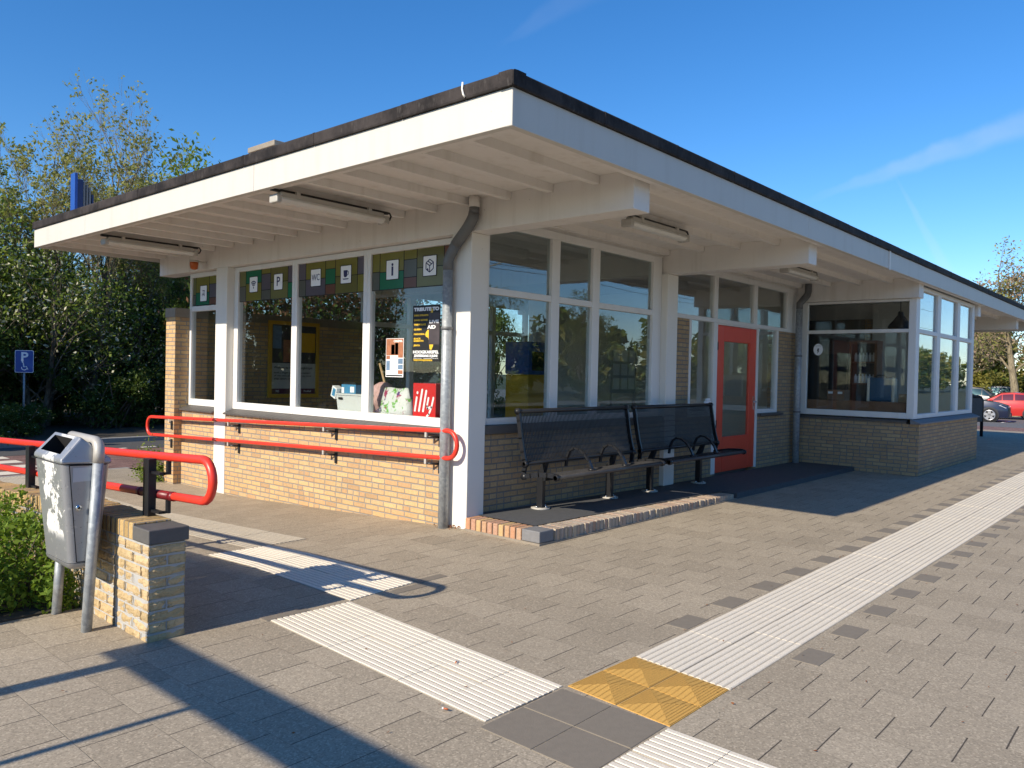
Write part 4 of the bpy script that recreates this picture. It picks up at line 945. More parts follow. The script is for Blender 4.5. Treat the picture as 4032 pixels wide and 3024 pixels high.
sticker(8.32, 2.712, .213, .215, 'white sticker with the letters WC', d_text('WC', .115, width=.165)); sticker(7.705, 2.712, .209, .215, 'white sticker with a coffee cup symbol', d_cup)
sticker(6.85, 2.708, .214, .220, 'white sticker with a lower-case letter i', d_text('i', .20, bold=.006)); sticker(6.235, 2.708, .211, .218, 'white sticker with a parcel box symbol', d_box)
sticker(11.17, 2.66, .20, .235, 'white sticker with a sheltered bicycle symbol', d_bike)

def poster(name, label, y0, y1, z0, z1, mat, draws, x=GX-.004):
    t = thing(name, label, 'poster', (x, (y0+y1)/2, z0)); a = MB(); a.box(x, x+.0015, y1, y0, z0, z1); a.build('sheet', mat, t); w, h = y0-y1, z1-z0
    for nm, mt, fn in draws:
        a = MB(); fn(a, lambda u, v: (x-.0006, y0-w*u, z0+h*v), w, h); a.build(nm, mt, t)
    return t
def T(s, u, v, size, width, **kw): return lambda a, P, w, h: text(a, s, size, P(u, v), RX, UZ, width=width*w, **kw)
def many(*fs): return lambda a, P, w, h: [f(a, P, w, h) for f in fs]
def RC(u0, u1, v0, v1): return lambda a, P, w, h: a.prism([(0, 0), ((u1-u0)*w, 0), ((u1-u0)*w, (v1-v0)*h), (0, (v1-v0)*h)], P(u0, v0), RX, UZ, .0008)
def blob(pts): return lambda a, P, w, h: a.prism([((p[0])*w, p[1]*h) for p in pts], P(0, 0), RX, UZ, .0005)
poster('concert_poster', 'black concert poster with yellow lettering hanging in the rightmost wide window', 6.50, 6.065, 1.682, 2.29, 'black_print', [
    ('picture', 'photo_dark', RC(.60, .98, .30, .86)),
    ('yellow_shape', 'yellow_print', blob([(.50, .52), (.56, .56), (.64, .56), (.66, .60), (.66, .90), (.70, .94), (.74, .90), (.70, .60), (.72, .57), (.78, .55), (.80, .46), (.84, .42), (.78, .36), (.76, .27), (.70, .20), (.64, .22), (.62, .34), (.58, .42), (.50, .44), (.47, .48)])),
    ('lettering', 'white_print', many(T('TRIBUTE TO', .5, .925, .05, .92, bold=.003), T('LIVE', .78, .70, .045, .34, bold=.002), T('AID', .70, .605, .05, .30, bold=.002), T('HOOGKARSPEL', .5, .165, .045, .94, bold=.0015), T('ZATERDAG 3 JUNI', .5, .10, .033, .86, bold=.002), T('FEESTZAAL   AANVANG 20 UUR', .5, .055, .013, .9))),
    *[('lettering', 'yellow_print', T(q, .05+wd/2, v, .024, wd, bold=.0012)) for q, v, wd in (('DIRE STRAITS', .82, .52), ('DAVID BOWIE', .735, .50), ('THE POLICE', .655, .44), ('QUEEN', .57, .28), ('MADONNA', .485, .40), ('BLACK', .405, .26), ('SABBATH', .365, .36), ('JENTA', .285, .24), ('TICKETS: WWW.JUSTAIDME.NL', .022, .7))]])
poster('cinema_poster', 'small white cinema programme taped in the rightmost wide window', 6.945, 6.643, 1.505, 1.938, 'white_print', [
    ('photo', 'photo_warm', RC(.02, .98, .56, .99)), ('figures', 'photo_dark', many(RC(.30, .50, .58, .84), RC(.52, .70, .58, .88))),
    ('stills', 'photo_blue', many(RC(.03, .24, .17, .42), RC(.70, .97, .34, .48), RC(.70, .97, .20, .32))), ('stills', 'photo_warm', many(RC(.03, .24, .46, .55), RC(.70, .97, .50, .56), RC(.70, .97, .08, .18))),
    ('text_lines', 'paper_grey', many(*[RC(.30, .62, .10+.028*i, .112+.028*i) for i in range(13)])), ('heading', 'white_print', T('CINEMA', .68, .925, .035, .50, bold=.001)), ('footer', 'black_print', RC(.03, .95, .02, .055))])
# framed poster on the brick end wall inside
t = thing('framed_poster', 'large welcome poster in a yellow frame on the brick wall inside', 'poster', (7.5, 11.53, 1.08)); yf = 11.545
a = MB(); x0, x1, z0, z1 = 7.02, 7.995, 1.085, 2.36
for q in ((x0, x1, z0, z0+.06), (x0, x1, z1-.06, z1)): a.box(q[0], q[1], yf-.045, yf, q[2], q[3])
for q in ((x0, x0+.06), (x1-.06, x1)): a.box(q[0], q[1], yf-.044, yf, z0+.06, z1-.06)
a.build('frame', 'yellow_frame', t, .004)
a = MB(); a.box(x0+.06, x1-.06, yf-.02, yf-.005, z0+.06, z1-.06); sh = a.build('sheet', 'paper_grey', t)
def flat(name, mat, rects, par=t, y=yf-.022): a = MB(); [a.prism([(r[0], r[2]), (r[1], r[2]), (r[1], r[3]), (r[0], r[3])], (0, y, 0), FX, UZ, .001) for r in rects]; return a.build(name, mat, par)
flat('picture', 'photo_dark', [(x0+.062, x1-.062, 1.66, z1-.062)]); flat('picture_detail', 'photo_warm', [(7.30, 7.44, 1.68, 2.05), (7.52, 7.62, 1.68, 2.08)], t, yf-.0235); flat('picture_detail', 'photo_blue', [(7.1, 7.26, 1.9, 2.28)], t, yf-.0235); flat('picture_detail', 'ns_yellow', [(7.64, 7.92, 1.85, 2.18)], t, yf-.0235)
flat('footer', 'purple_print', [(x0+.062, x1-.062, z0+.062, z0+.15)])
a = MB()
for s, z, sz, w in (('Welkom op station Hoogkarspel', 1.585, .06, .74), ('heeft u vragen of wilt u iets melden?', 1.50, .045, .70), ('of een reis plannen kijk op ns.nl', 1.45, .045, .72), ('altijd tijdens uw reis', 1.40, .045, .42)): text(a, s, sz, (x0+.11+w/2, yf-.024, z), FX, UZ, width=w)
a.build('lettering', 'black_print', t)
a = MB(); text(a, 'ProRail', .05, (7.78, yf-.025, z0+.105), FX, UZ); text(a, 'NS', .055, (7.20, yf-.025, z0+.105), FX, UZ); a.build('lettering', 'white_print', t)

# counter, basket, bag, sign, broomstick on the inside ledge
t = thing('window_bench', 'pale bench running along the inside of the wide windows', 'bench', (6.1, 8, .1)); a = MB(); a.box(5.80, 6.25, 5.80, 10.2, .90, .975); a.build('top', 'plastic_white', t, .01); a = MB(); a.box(6.15, 6.2, 5.80, 10.2, .1, .9); a.build('front', 'plaster', t)
def taper_box(m, x0, x1, y0, y1, z0, z1, k): cx, cy = (x0+x1)/2, (y0+y1)/2; m.loft([rring(cx, cy, (x1-x0)/2*s, (y1-y0)/2*s, .03, z) for s, z in ((k, z0), (1, z1))], True)
t = thing('laundry_basket', 'white woven plastic basket full of things behind the middle window', 'basket', (5.93, 7.55, .976))
a = MB(); taper_box(a, 5.80, 6.06, 7.42, 8.0, .977, 1.27, .86); a.build('body', 'plastic_white', t)
a = MB(); a.loft([rring(5.93, 7.71, .142, .302, .03, z) for z in (1.265, 1.285)], True); a.build('rim', 'plastic_white', t, .004)
a = MB(); a.prism([(-.04, -.014), (.04, -.014), (.04, .014), (-.04, .014)], (5.792, 7.88, 1.225), RX, UZ, .002); a.build('handle_slot', 'dark_hole', t)
t = thing('carton', 'light blue carton lying tilted on the white basket', 'box', (5.95, 7.75, 1.21)); a = MB(); a.box(5.85, 6.02, 7.66, 7.94, 1.285, 1.395); a.build('box', 'plastic_blue', t, .004); a = MB(); a.box(5.845, 5.849, 7.68, 7.76, 1.30, 1.37); a.box(5.845, 5.849, 7.88, 7.93, 1.29, 1.36); a.build('print', 'white_print', t); a = MB(); a.prism([(-.14, 1.396), (.14, 1.396), (.11, 1.425), (-.12, 1.415)], (5.86, 7.80, 0), RX, UZ, -.15); a.build('flap', 'black_paint', t)
t = thing('carton', 'white and blue carton hanging over the basket edge', 'box', (5.85, 7.92, 1.15)); a = MB(); a.prism([(-.06, 1.25), (.03, 1.21), (.07, 1.34), (-.02, 1.38)], (5.79, 8.02, 0), RX, UZ, -.10); a.build('box', 'white_print', t, .004); a = MB(); a.prism([(-.03, 1.26), (.025, 1.24), (.05, 1.33), (0, 1.35)], (5.788, 8.02, 0), RX, UZ, .002); a.build('print', 'plastic_blue', t)
def lump(m, c, r, n=9, seed=1):
    rnd = random.Random(seed); rings = []
    for i in range(n+1):
        v = -math.pi/2+math.pi*i/n; rr = [max(.02, math.cos(v))*(1+rnd.uniform(-.16, .16)) for _ in range(14)]
        rings.append([(c[0]+r[0]*rr[j]*math.cos(2*math.pi*j/14), c[1]+r[1]*rr[j]*math.sin(2*math.pi*j/14), c[2]+r[2]*math.sin(v)) for j in range(14)])
    m.loft(rings, True, True)
a = MB(); lump(a, (6.04, 7.38, 1.25), (.12, .22, .19), 11, 4); tag(a.build('bundle', 'cloth_pink', None), 'pink spotted cloth bundle beside the white basket', 'bundle')
t = thing('shopping_bag', 'white and green plastic shopping bag behind the rightmost window', 'bag', (5.90, 6.78, .977))
a = MB(); rnd = random.Random(3); rings = []
for z, hx, hy in ((.978, .10, .27), (1.04, .12, .300), (1.14, .11, .29), (1.25, .08, .25), (1.33, .05, .225), (1.375, .02, .20)):
    rings.append([(5.92+hx*math.cos(q)*(1+rnd.uniform(-.12, .12)), 6.98+hy*math.sin(q)*(1+rnd.uniform(-.06, .06)), z+rnd.uniform(-.012, .012)) for q in [2*math.pi*j/18 for j in range(18)]])
a.loft(rings, True, True); a.build('body', 'bag_print', t); a = MB(); text(a, 'ACTION', .10, (5.790, 6.86, 1.045), RX, (-.08, 0, .99), width=.30, bold=.003, shear=.1); text(a, 'ACTION', .06, (5.805, 7.17, 1.10), (.35, -.66, .66), (-.1, .6, .75), width=.16, bold=.002); a.build('lettering', 'navy_print', t)
t = thing('advertising_box', 'red illuminated-style box sign with white slanted lettering standing in the window', 'sign', (5.80, 6.35, .976))
a = MB(); a.box(5.775, 5.93, 6.17, 6.535, 1.03, 1.445); a.build('case', 'red_box', t, .006); a = MB(); a.box(5.93, 5.95, 6.15, 6.545, 1.02, 1.455); a.build('back', 'black_paint', t); a = MB(); a.box(5.80, 5.92, 6.22, 6.49, .976, 1.03); a.build('foot', 'black_paint', t)
a = MB()
def stroke(pts, r):
    for k in range(len(pts)-1):
        p, q = Vector(pts[k]), Vector(pts[k+1]); d = (q-p).normalized(); n = Vector((-d.y, d.x))*r; e2 = d*r*.55
        cap = [p-n-e2*.6, q-n+e2*.6, q-n*.4+e2*1.6, q+n*.4+e2*1.6, q+n+e2*.6, p+n-e2*.6, p+n*.4-e2*1.6, p-n*.4-e2*1.6]
        a.prism([(v.x, v.y) for v in cap], (5.7735, 6.352, 1.238), RX, UZ, .0008)
stroke([(-.118, .050), (-.145, -.095)], .0135); stroke([(-.108, .098), (-.106, .106)], .0135)
stroke([(-.030, .135), (-.078, -.095)], .014); stroke([(.034, .125), (-.012, -.095)], .014)
stroke([(.072, .050), (.050, -.040), (.062, -.066), (.096, -.050)], .0125); stroke([(.150, .055), (.120, -.050), (.082, -.125), (.050, -.150)], .0125)
a.build('lettering', 'white_print', t)
a = MB(); a.tube([(6.1, 7.23, 1.0), (6.1, 7.52, 1.66)], .015, 8); tag(a.build('broomstick', 'wood_pale', None), 'pale wooden stick leaning behind the shopping bag', 'stick')
# waiting room: ticket machine and leaflet board
t = thing('ticket_machine', 'yellow and blue ticket machine inside the waiting room', 'machine', (9.1, 7.7, .1)); a = MB(); a.box(8.88, 9.30, 7.5, 7.95, .1, 1.56); a.build('case', 'ns_yellow', t, .02); a = MB(); a.box(8.87, 9.31, 7.49, 7.96, 1.562, 2.05); a.build('head', 'blue_paint', t, .02); a = MB(); a.box(8.95, 9.22, 7.48, 7.489, 1.62, 1.9); a.build('screen', 'dark_hole', t)
t = thing('leaflet_board', 'grey leaflet board with nine slots inside the waiting room', 'board', (12.4, 8.19, .1)); a = MB(); a.box(12.0, 12.85, 8.16, 8.19, 1.25, 2.12); a.build('panel', 'paper_grey', t); a = MB(); a.box(12.02, 12.07, 8.165, 8.185, .1, 1.25); a.box(12.78, 12.83, 8.165, 8.185, .1, 1.25); a.build('stand', 'bracket_grey', t)
for i in range(3):
    for j in range(3): a = MB(); a.box(12.08+i*.26, 12.27+i*.26, 8.14, 8.16, 1.32+j*.26, 1.53+j*.26); a.build('leaflet', 'white_print', t)
a = MB(); a.box(10.72, 10.90, 5.57, 5.598, 1.08, 1.22); a.box(10.76, 10.87, 5.57, 5.598, 1.225, 1.26); tag(a.build('window_notice', 'white_print', None), 'small white notice at the foot of the sidelight left of the red door', 'notice')
# cafe bay
t = thing('wooden_counter', 'dark wooden counter inside the bay window', 'counter', (15, 4.5, .1)); a = MB(); a.box(14.40, 14.95, 3.76, 5.45, .92, 1.0); a.build('top', 'wood', t, .01); a = MB(); a.box(14.36, 14.41, 3.76, 5.45, .95, 1.22); a.build('backboard', 'wood', t, .006); a = MB(); a.box(14.45, 14.9, 3.8, 5.4, .1, .92); a.build('base', 'wood', t)
t = thing('suitcase', 'dark blue suitcase with cream edges standing on the wooden counter', 'suitcase', (14.7, 4.25, 1.0)); a = MB(); a.box(14.55, 14.70, 4.03, 4.42, 1.22, 1.64); a.build('body', 'suitcase_blue', t, .03)
for y in (3.99, 4.40): a = MB(); a.box(14.54, 14.71, y, y+.05, 1.20, 1.63); a.build('edge', 'cream', t, .015)
a = MB(); a.box(14.5, 14.75, 4.0, 4.45, 1.0, 1.205); a.build('tray', 'suitcase_blue', t, .01); a = MB(); a.tube([(14.6, 4.14, 1.645), (14.6, 4.18, 1.68), (14.6, 4.28, 1.68), (14.6, 4.32, 1.645)], .01, 6); a.build('handle', 'black_paint', t)
t = thing('cardboard_box', 'brown box with two white labels on the wooden counter', 'box', (14.6, 5.0, 1.0)); a = MB(); a.box(14.5, 14.8, 4.82, 5.12, 1.0, 1.40); a.build('body', 'wood', t, .006); a = MB(); a.box(14.496, 14.4995, 4.85, 4.93, 1.33, 1.37); a.box(14.496, 14.4995, 5.02, 5.10, 1.33, 1.37); a.build('label', 'white_print', t)
a = MB(); a.prism([(3.76, 1.0), (3.98, 1.0), (3.93, 1.36), (3.74, 1.36)], (14.6, 0, 0), (0, 1, 0), UZ, .1); tag(a.build('crate', 'wood_pale', None), 'pale wooden crate leaning at the window end of the counter', 'crate')
t = thing('bookcase', 'tall brown bookcase with white bottles inside the bay', 'bookcase', (16, 5.2, .1)); a = MB()
for y in (4.72, 5.19): a.box(16.0, 16.35, y, y+.05, .1, 2.36)
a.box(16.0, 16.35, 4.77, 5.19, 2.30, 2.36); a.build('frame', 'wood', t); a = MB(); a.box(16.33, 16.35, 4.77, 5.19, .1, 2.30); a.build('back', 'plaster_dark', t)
for z in (.9, 1.50, 1.92): a = MB(); a.box(16.01, 16.33, 4.77, 5.19, z, z+.03); a.build('shelf', 'wood', t)
t = thing('cabinet', 'tall dark cabinet with glazed doors left of the bookcase inside the bay', 'cabinet', (16.2, 5.5, .1)); a = MB(); a.box(16.02, 16.5, 5.26, 5.82, .1, 2.38); a.build('body', 'wood_dark', t, .01)
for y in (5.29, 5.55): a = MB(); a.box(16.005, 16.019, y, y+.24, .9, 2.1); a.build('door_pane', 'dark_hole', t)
k = 0
for z in (1.531, 1.951):
    for i in range(6):
        y = 4.81+i*.066; a = MB(); a.tube([(16.1, y, z), (16.1, y, z+.13), (16.1, y, z+.145), (16.1, y, z+.175)], [.028, .028, .014, .012], 10); tag(a.build('bottle', 'white_print' if z < 1.6 else 'plastic_clear', None), 'white bottle in the row on the lower bookcase shelf' if z < 1.6 else 'clear bottle in the row on the upper bookcase shelf', 'bottle', 'bottles on the lower shelf' if z < 1.6 else 'bottles on the upper shelf')
t = thing('pendant_lamp', 'black bell-shaped pendant lamp hanging inside the bay', 'lamp', (14.95, 4.02, 3.3)); cx, cy = 15.0, 4.05
a = MB(); a.sm = True; prof = [(.03, 2.82), (.045, 2.80), (.05, 2.75), (.095, 2.70), (.115, 2.66), (.19, 2.58), (.205, 2.52)]
a.loft([[(cx+r*math.cos(2*math.pi*j/24), cy+r*math.sin(2*math.pi*j/24), z) for j in range(24)] for r, z in prof], False, True); a.build('shade', 'lamp_black', t)
a = MB(); a.tube([(cx, cy, 2.80), (cx, cy, 3.299)], .006, 6); a.build('cord', 'lamp_black', t); a = MB(); a.tube([(cx, cy, 2.66), (cx, cy, 2.60), (cx, cy, 2.57), (cx, cy, 2.54)], [.025, .05, .055, .02], 12); a.build('bulb', 'cream', t)
t = thing('round_sticker', 'white oval sticker on the bay window above the counter', 'sticker', (14.27, 5.2, 2.1)); a = MB(); a.prism([(.085*math.cos(2*math.pi*i/24), .105*math.sin(2*math.pi*i/24)) for i in range(24)], (14.277, 5.22, 2.12), RX, UZ, .001); a.build('plate', 'white_print', t)
a = MB(); a.prism([(-.01, .04), (.02, .04), (.005, .0), (.022, .0), (-.02, -.06), (-.003, -.01), (-.02, -.01)], (14.2755, 5.22, 2.10), RX, UZ, .0008); text(a, 'GRATIS WIFI', .02, (14.2755, 5.22, 2.185), RX, UZ, width=.10); a.build('symbol', 'black_print', t)

# ------------------------------------------------------------------ far end: post box, cars
t = thing('waste_post', 'black framed box on a slim post at the far end of the bay', 'post', (26.9, 4.93, 0)); a = MB(); a.tube([(26.93, 4.93, -.05), (26.93, 4.93, 1.05), (26.87, 4.96, 1.15), (26.78, 5.02, 1.18), (26.2, 5.45, 1.18)], .045, 10); a.build('frame', 'black_paint', t)
a = MB(); a.prism([(0, .42), (1.0, .42), (1.0, 1.10), (.94, 1.14), (0, 1.14)], (26.1, 5.50, 0), (.8, -.6, 0), UZ, -.3); a.build('box', 'stone_dark', t, .02); a = MB(); a.tube([(26.1, 5.52, -.05), (26.1, 5.52, 1.1)], .04, 8); a.build('post', 'black_paint', t)

def car(name, label, paint, loc, rz, L=4.2, H_=1.5, kind='hatch'):
    t = thing(name, label, 'car', (0, 0, 0), None)
    # stations: x from front, bottom z, belt z, half width, roof z (0 = none), roof half width
    if kind == 'suv': S = [(0, .42, .66, .62, 0, 0), (.10, .26, .80, .80, 0, 0), (.5, .24, .94, .89, 0, 0), (1.05, .24, 1.02, .90, 0, 0), (1.28, .24, 1.05, .90, 1.07, .80), (2.0, .24, 1.07, .91, 1.56, .64), (2.6, .24, 1.08, .91, 1.62, .66), (3.5, .26, 1.10, .90, 1.58, .64), (4.05, .30, 1.12, .86, 1.30, .70), (4.3, .40, 1.0, .78, 0, 0), (4.36, .5, .8, .7, 0, 0)]
    elif kind == 'van': S = [(0, .40, .80, .75, 0, 0), (.12, .28, .98, .85, 0, 0), (.9, .26, 1.12, .90, 0, 0), (1.05, .26, 1.14, .90, 1.16, .82), (1.7, .26, 1.15, .91, 1.82, .72), (2.6, .26, 1.15, .91, 1.86, .74), (4.2, .28, 1.15, .90, 1.84, .74), (4.45, .34, 1.15, .88, 1.55, .78), (4.5, .45, .9, .8, 0, 0)]
    else: S = [(0, .36, .60, .60, 0, 0), (.10, .24, .70, .76, 0, 0), (.5, .20, .82, .84, 0, 0), (1.1, .20, .91, .86, 0, 0), (1.25, .20, .93, .86, .95, .78), (2.05, .20, .95, .87, 1.40, .60), (2.6, .20, .96, .87, 1.45, .62), (3.35, .22, .99, .86, 1.40, .60), (3.95, .28, 1.0, .82, 1.12, .66), (4.15, .36, .92, .76, 0, 0), (4.2, .45, .75, .68, 0, 0)]
    a = MB(); rings = []
    for x, zb, zt, w, zr_, wr in S:
        if zr_ == 0: zr_, wr = zt+.03, w*.62
        rings.append([(x, -w*.94, zb), (x, -w, zb+(zt-zb)*.4), (x, -w*.98, zb+(zt-zb)*.75), (x, -w*.93, zt), (x, -wr, zr_-.03), (x, -wr*.7, zr_), (x, 0, zr_+.015), (x, wr*.7, zr_), (x, wr, zr_-.03), (x, w*.93, zt), (x, w*.98, zb+(zt-zb)*.75), (x, w, zb+(zt-zb)*.4), (x, w*.94, zb)])
    a.loft(rings, True, True); o = a.build('body', paint, t); o.modifiers.new('es', 'EDGE_SPLIT').split_angle = R(32)
    def pt(i, f, s, t_, out=.012):
        x, zb, zt, w, zr_, wr = S[i]; x2, zb2, zt2, w2, zr2, wr2 = S[i+1]
        g = lambda p, q: p+(q-p)*f
        if zr_ == 0: zr_, wr = zt+.03, w*.62
        if zr2 == 0: zr2, wr2 = zt2+.03, w2*.62
        zl, zh = g(zt, zt2), g(zr_, zr2)-.03; wl, wh = g(w, w2)*.93, g(wr, wr2)
        return (g(x, x2), s*(wl+(wh-wl)*t_+out), zl+(zh-zl)*t_)
    gi = 4
    for s in (-1, 1):
        a = MB()
        A = [pt(gi, .35, s, .12), pt(gi+1, 0, s, .12), pt(gi+1, 0, s, .86), pt(gi, .93, s, .86)]; a.add(A, [(0, 1, 2, 3)])
        for i in (gi+1, gi+2): a.add([pt(i, .05, s, .12), pt(i, .95, s, .12), pt(i, .95, s, .86), pt(i, .05, s, .86)], [(0, 1, 2, 3)])
        a.add([pt(gi+3, .05, s, .2), pt(gi+3, .7, s, .25), pt(gi+3, .45, s, .8), pt(gi+3, .05, s, .86)], [(0, 1, 2, 3)])
        a.build('side_window', 'car_glass', t)
    a = MB(); f1, f2 = S[gi], S[gi+1]; a.add([(f1[0]+.04, -f1[5]*.86, f1[4]+.02), (f1[0]+.04, f1[5]*.86, f1[4]+.02), (f2[0]-.02, f2[5]*.86, f2[4]+.012), (f2[0]-.02, -f2[5]*.86, f2[4]+.012)], [(0, 1, 2, 3)]); a.build('windscreen', 'car_glass', t)
    b1, b2 = S[gi+3], S[gi+4]; a = MB(); a.add([(b1[0]+.06, -b1[5]*.85, b1[4]+.006), (b1[0]+.06, b1[5]*.85, b1[4]+.006), (b2[0]+.02, b2[5]*.8, b2[4]+.012), (b2[0]+.02, -b2[5]*.8, b2[4]+.012)], [(0, 1, 2, 3)]); a.build('rear_window', 'car_glass', t)
    rw_ = .345 if kind != 'hatch' else .31; wb = (.86, 3.48) if kind != 'hatch' else (.80, 3.35)
    for x in wb:
        for s in (-1, 1):
            w = S[3][3]; a = MB(); a.tube([(x, s*(w-.2), rw_), (x, s*(w+.004), rw_)], rw_+.06, 24); a.build('wheel_arch', 'car_plastic', t)
            a = MB(); a.tube([(x, s*(w-.18), rw_), (x, s*(w+.0), rw_), (x, s*(w+.03), rw_)], [rw_, rw_, rw_*.9], 24); wl = a.build('wheel', 'tyre', t)
            a = MB(); y = s*(w+.034)
            for k in range(5):
                q = 2*math.pi*k/5+.3; d = Vector((math.cos(q), 0, math.sin(q))); n = Vector((-d.z, 0, d.x)); c = Vector((x, y, rw_))
                a.add([c+n*.05, c+d*rw_*.70+n*.075, c+d*rw_*.70-n*.075, c-n*.05], [(0, 1, 2, 3)])
            a.tube([Vector((x, y-s*.012, rw_))+Vector((math.cos(q), 0, math.sin(q)))*rw_*.69 for q in [2*math.pi*i/24 for i in range(24)]], .022, 6, closed=True); a.build('rim', 'alloy', wl)
    for s in (-1, 1):
        a = MB(); z = S[1][2]; a.add([(.08, s*.50, z-.13), (.06, s*.52, z-.05), (.42, s*.845, z+.05), (.50, s*.86, z+.02), (.20, s*.82, z-.12)], [(0, 1, 2, 3, 4) if s > 0 else (4, 3, 2, 1, 0)]); a.v = [(p[0]-.02, p[1]+s*.02, p[2]+.02) for p in a.v]; a.build('headlight', 'headlight', t)
        a = MB(); xe = S[-2][0]; a.box(xe-.06, xe+.045, s*.62-.1, s*.62+.1, .80, .98); a.build('tail_light', 'tail_light', t, .01)
        a = MB(); a.box(1.45, 1.62, s*.98-.1, s*.98+.1, S[3][2]+.02, S[3][2]+.14); a.build('mirror', paint, t, .03)
    a = MB(); a.box(-.03, .12, -.62, .62, .30, .44); a.build('bumper', 'car_plastic', t, .03)
    t.location = loc; t.rotation_euler = (0, 0, rz); return t
car('parked_car', 'dark navy crossover car parked nose to the right', 'car_navy', (45.3, 7.05, -.325), R(97), kind='suv')
car('parked_car', 'red hatchback parked behind the navy crossover', 'car_red', (49.2, 10.2, -.325), R(-78), kind='hatch')
car('parked_car', 'white hatchback partly hidden behind the red hatchback', 'car_white', (53.2, 8.4, -.325), R(100), kind='hatch')
car('parked_car', 'black low car showing only its roof behind the white hatchback', 'car_black', (55.0, 8.0, -.26), R(95), kind='suv')
car('parked_car', 'grey estate-like car whose window band shows above the red hatchback', 'car_grey', (59.5, 7.2, -.20), R(96), kind='suv')

# ------------------------------------------------------------------ parking sign
t = thing('parking_sign', 'blue disabled parking sign with a white P on a thin pole', 'sign', (6.33, 21.0, -.1)); c = Vector((6.32, 21.0, 1.60)); fwd = Vector((c.x, c.y, 0)).normalized(); rt = fwd.cross(Vector((0, 0, 1)))
def sg(m, pts, k=0): m.prism(pts, c-fwd*(.003+k), rt, UZ, .004)
def rr(w, h, r, n=4): return [(sx*(w-r)+r*math.cos(R(a0+90*i/n)), sy*(h-r)+r*math.sin(R(a0+90*i/n))) for sx, sy, a0 in ((1, 1, 0), (-1, 1, 90), (-1, -1, 180), (1, -1, 270)) for i in range(n+1)]
a = MB(); sg(a, rr(.19, .265, .03)); a.build('border', 'white_print', t); a = MB(); sg(a, rr(.178, .253, .025), .005); pl = a.build('plate', 'blue_paint', t)
a = MB(); text(a, 'P', .30, c-fwd*.012+Vector((0, 0, .10)), rt, UZ, bold=.008); a.build('lettering', 'white_print', t)
a = MB()
def sg2(pts): a.prism(pts, c-fwd*.010, rt, UZ, .003)
for i in range(14):
    u, v = R(-200+250*i/14), R(-200+250*(i+1)/14); sg2([(.0+r*math.cos(q), -.15+r*math.sin(q)) for r, q in ((.045, u), (.062, u), (.062, v), (.045, v))])
sg2([(-.03, -.03), (-.012, -.03), (.005, -.12), (-.02, -.12)]); sg2([(-.02, -.12), (-.02, -.135), (.05, -.135), (.05, -.12)]); sg2([(.04, -.13), (.055, -.12), (.085, -.19), (.07, -.195)]); sg2([(-.035+.018*math.cos(q), -.015+.018*math.sin(q)) for q in [2*math.pi*i/10 for i in range(10)]])
a.build('wheelchair_symbol', 'white_print', t); a = MB(); a.tube([c+fwd*.03+Vector((0, 0, .2)), c+fwd*.03-Vector((0, 0, 1.9))], .024, 8); a.build('pole', 'galvanised', t)

# ------------------------------------------------------------------ VEGETATION
def leaf_quad(m, p, s, rnd, up=.3):
    n = Vector((rnd.gauss(0, 1), rnd.gauss(0, 1), rnd.gauss(0, 1)+up)).normalized(); a = n.orthogonal().normalized(); a = Matrix.Rotation(rnd.uniform(0, 6.28), 3, n) @ a; b = n.cross(a)
    a *= s*rnd.uniform(.7, 1.3); b *= s*.55*rnd.uniform(.7, 1.2)
    i = len(m.v); m.v += [tuple(p-a), tuple(p-b*.9), tuple(p+a), tuple(p+b)]; m.f.append([i, i+1, i+2, i+3]); m.mi.append(m.cur); m.smooth.append(False)
def branch(m, p, d, L, r, lvl, rnd, tips, spread=.55, up=.25, kids=(3, 5)):
    n = 4 if lvl > 0 else 3; pts = [p]; q = p; dd = d.copy()
    for i in range(n):
        dd = (dd+Vector((rnd.gauss(0, .13), rnd.gauss(0, .13), rnd.gauss(0, .08)+up*.12))).normalized(); q = q+dd*L/n; pts.append(q)
    m.tube(pts, [r*(1-.62*i/n) for i in range(n+1)], 8 if r > .06 else (5 if r > .015 else 3), cap=False)
    if lvl == 0:
        tips.append((pts[-1], dd)); tips.append((pts[-2], dd)); return
    for k in range(rnd.randint(*kids)):
        f = rnd.uniform(.35, 1.0); i = min(n-1, int(f*n)); b = pts[i]+(pts[i+1]-pts[i])*(f*n-i)
        sd = Vector((rnd.gauss(0, 1), rnd.gauss(0, 1), rnd.gauss(0, .5)+up)).normalized(); nd = (dd*(1-spread)+sd*spread).normalized()
        branch(m, b, nd, L*rnd.uniform(.5, .75), r*.5*rnd.uniform(.8, 1.1), lvl-1, rnd, tips, spread, up, kids)
    branch(m, pts[-1], dd, L*.6, r*.4, lvl-1, rnd, tips, spread, up, kids)
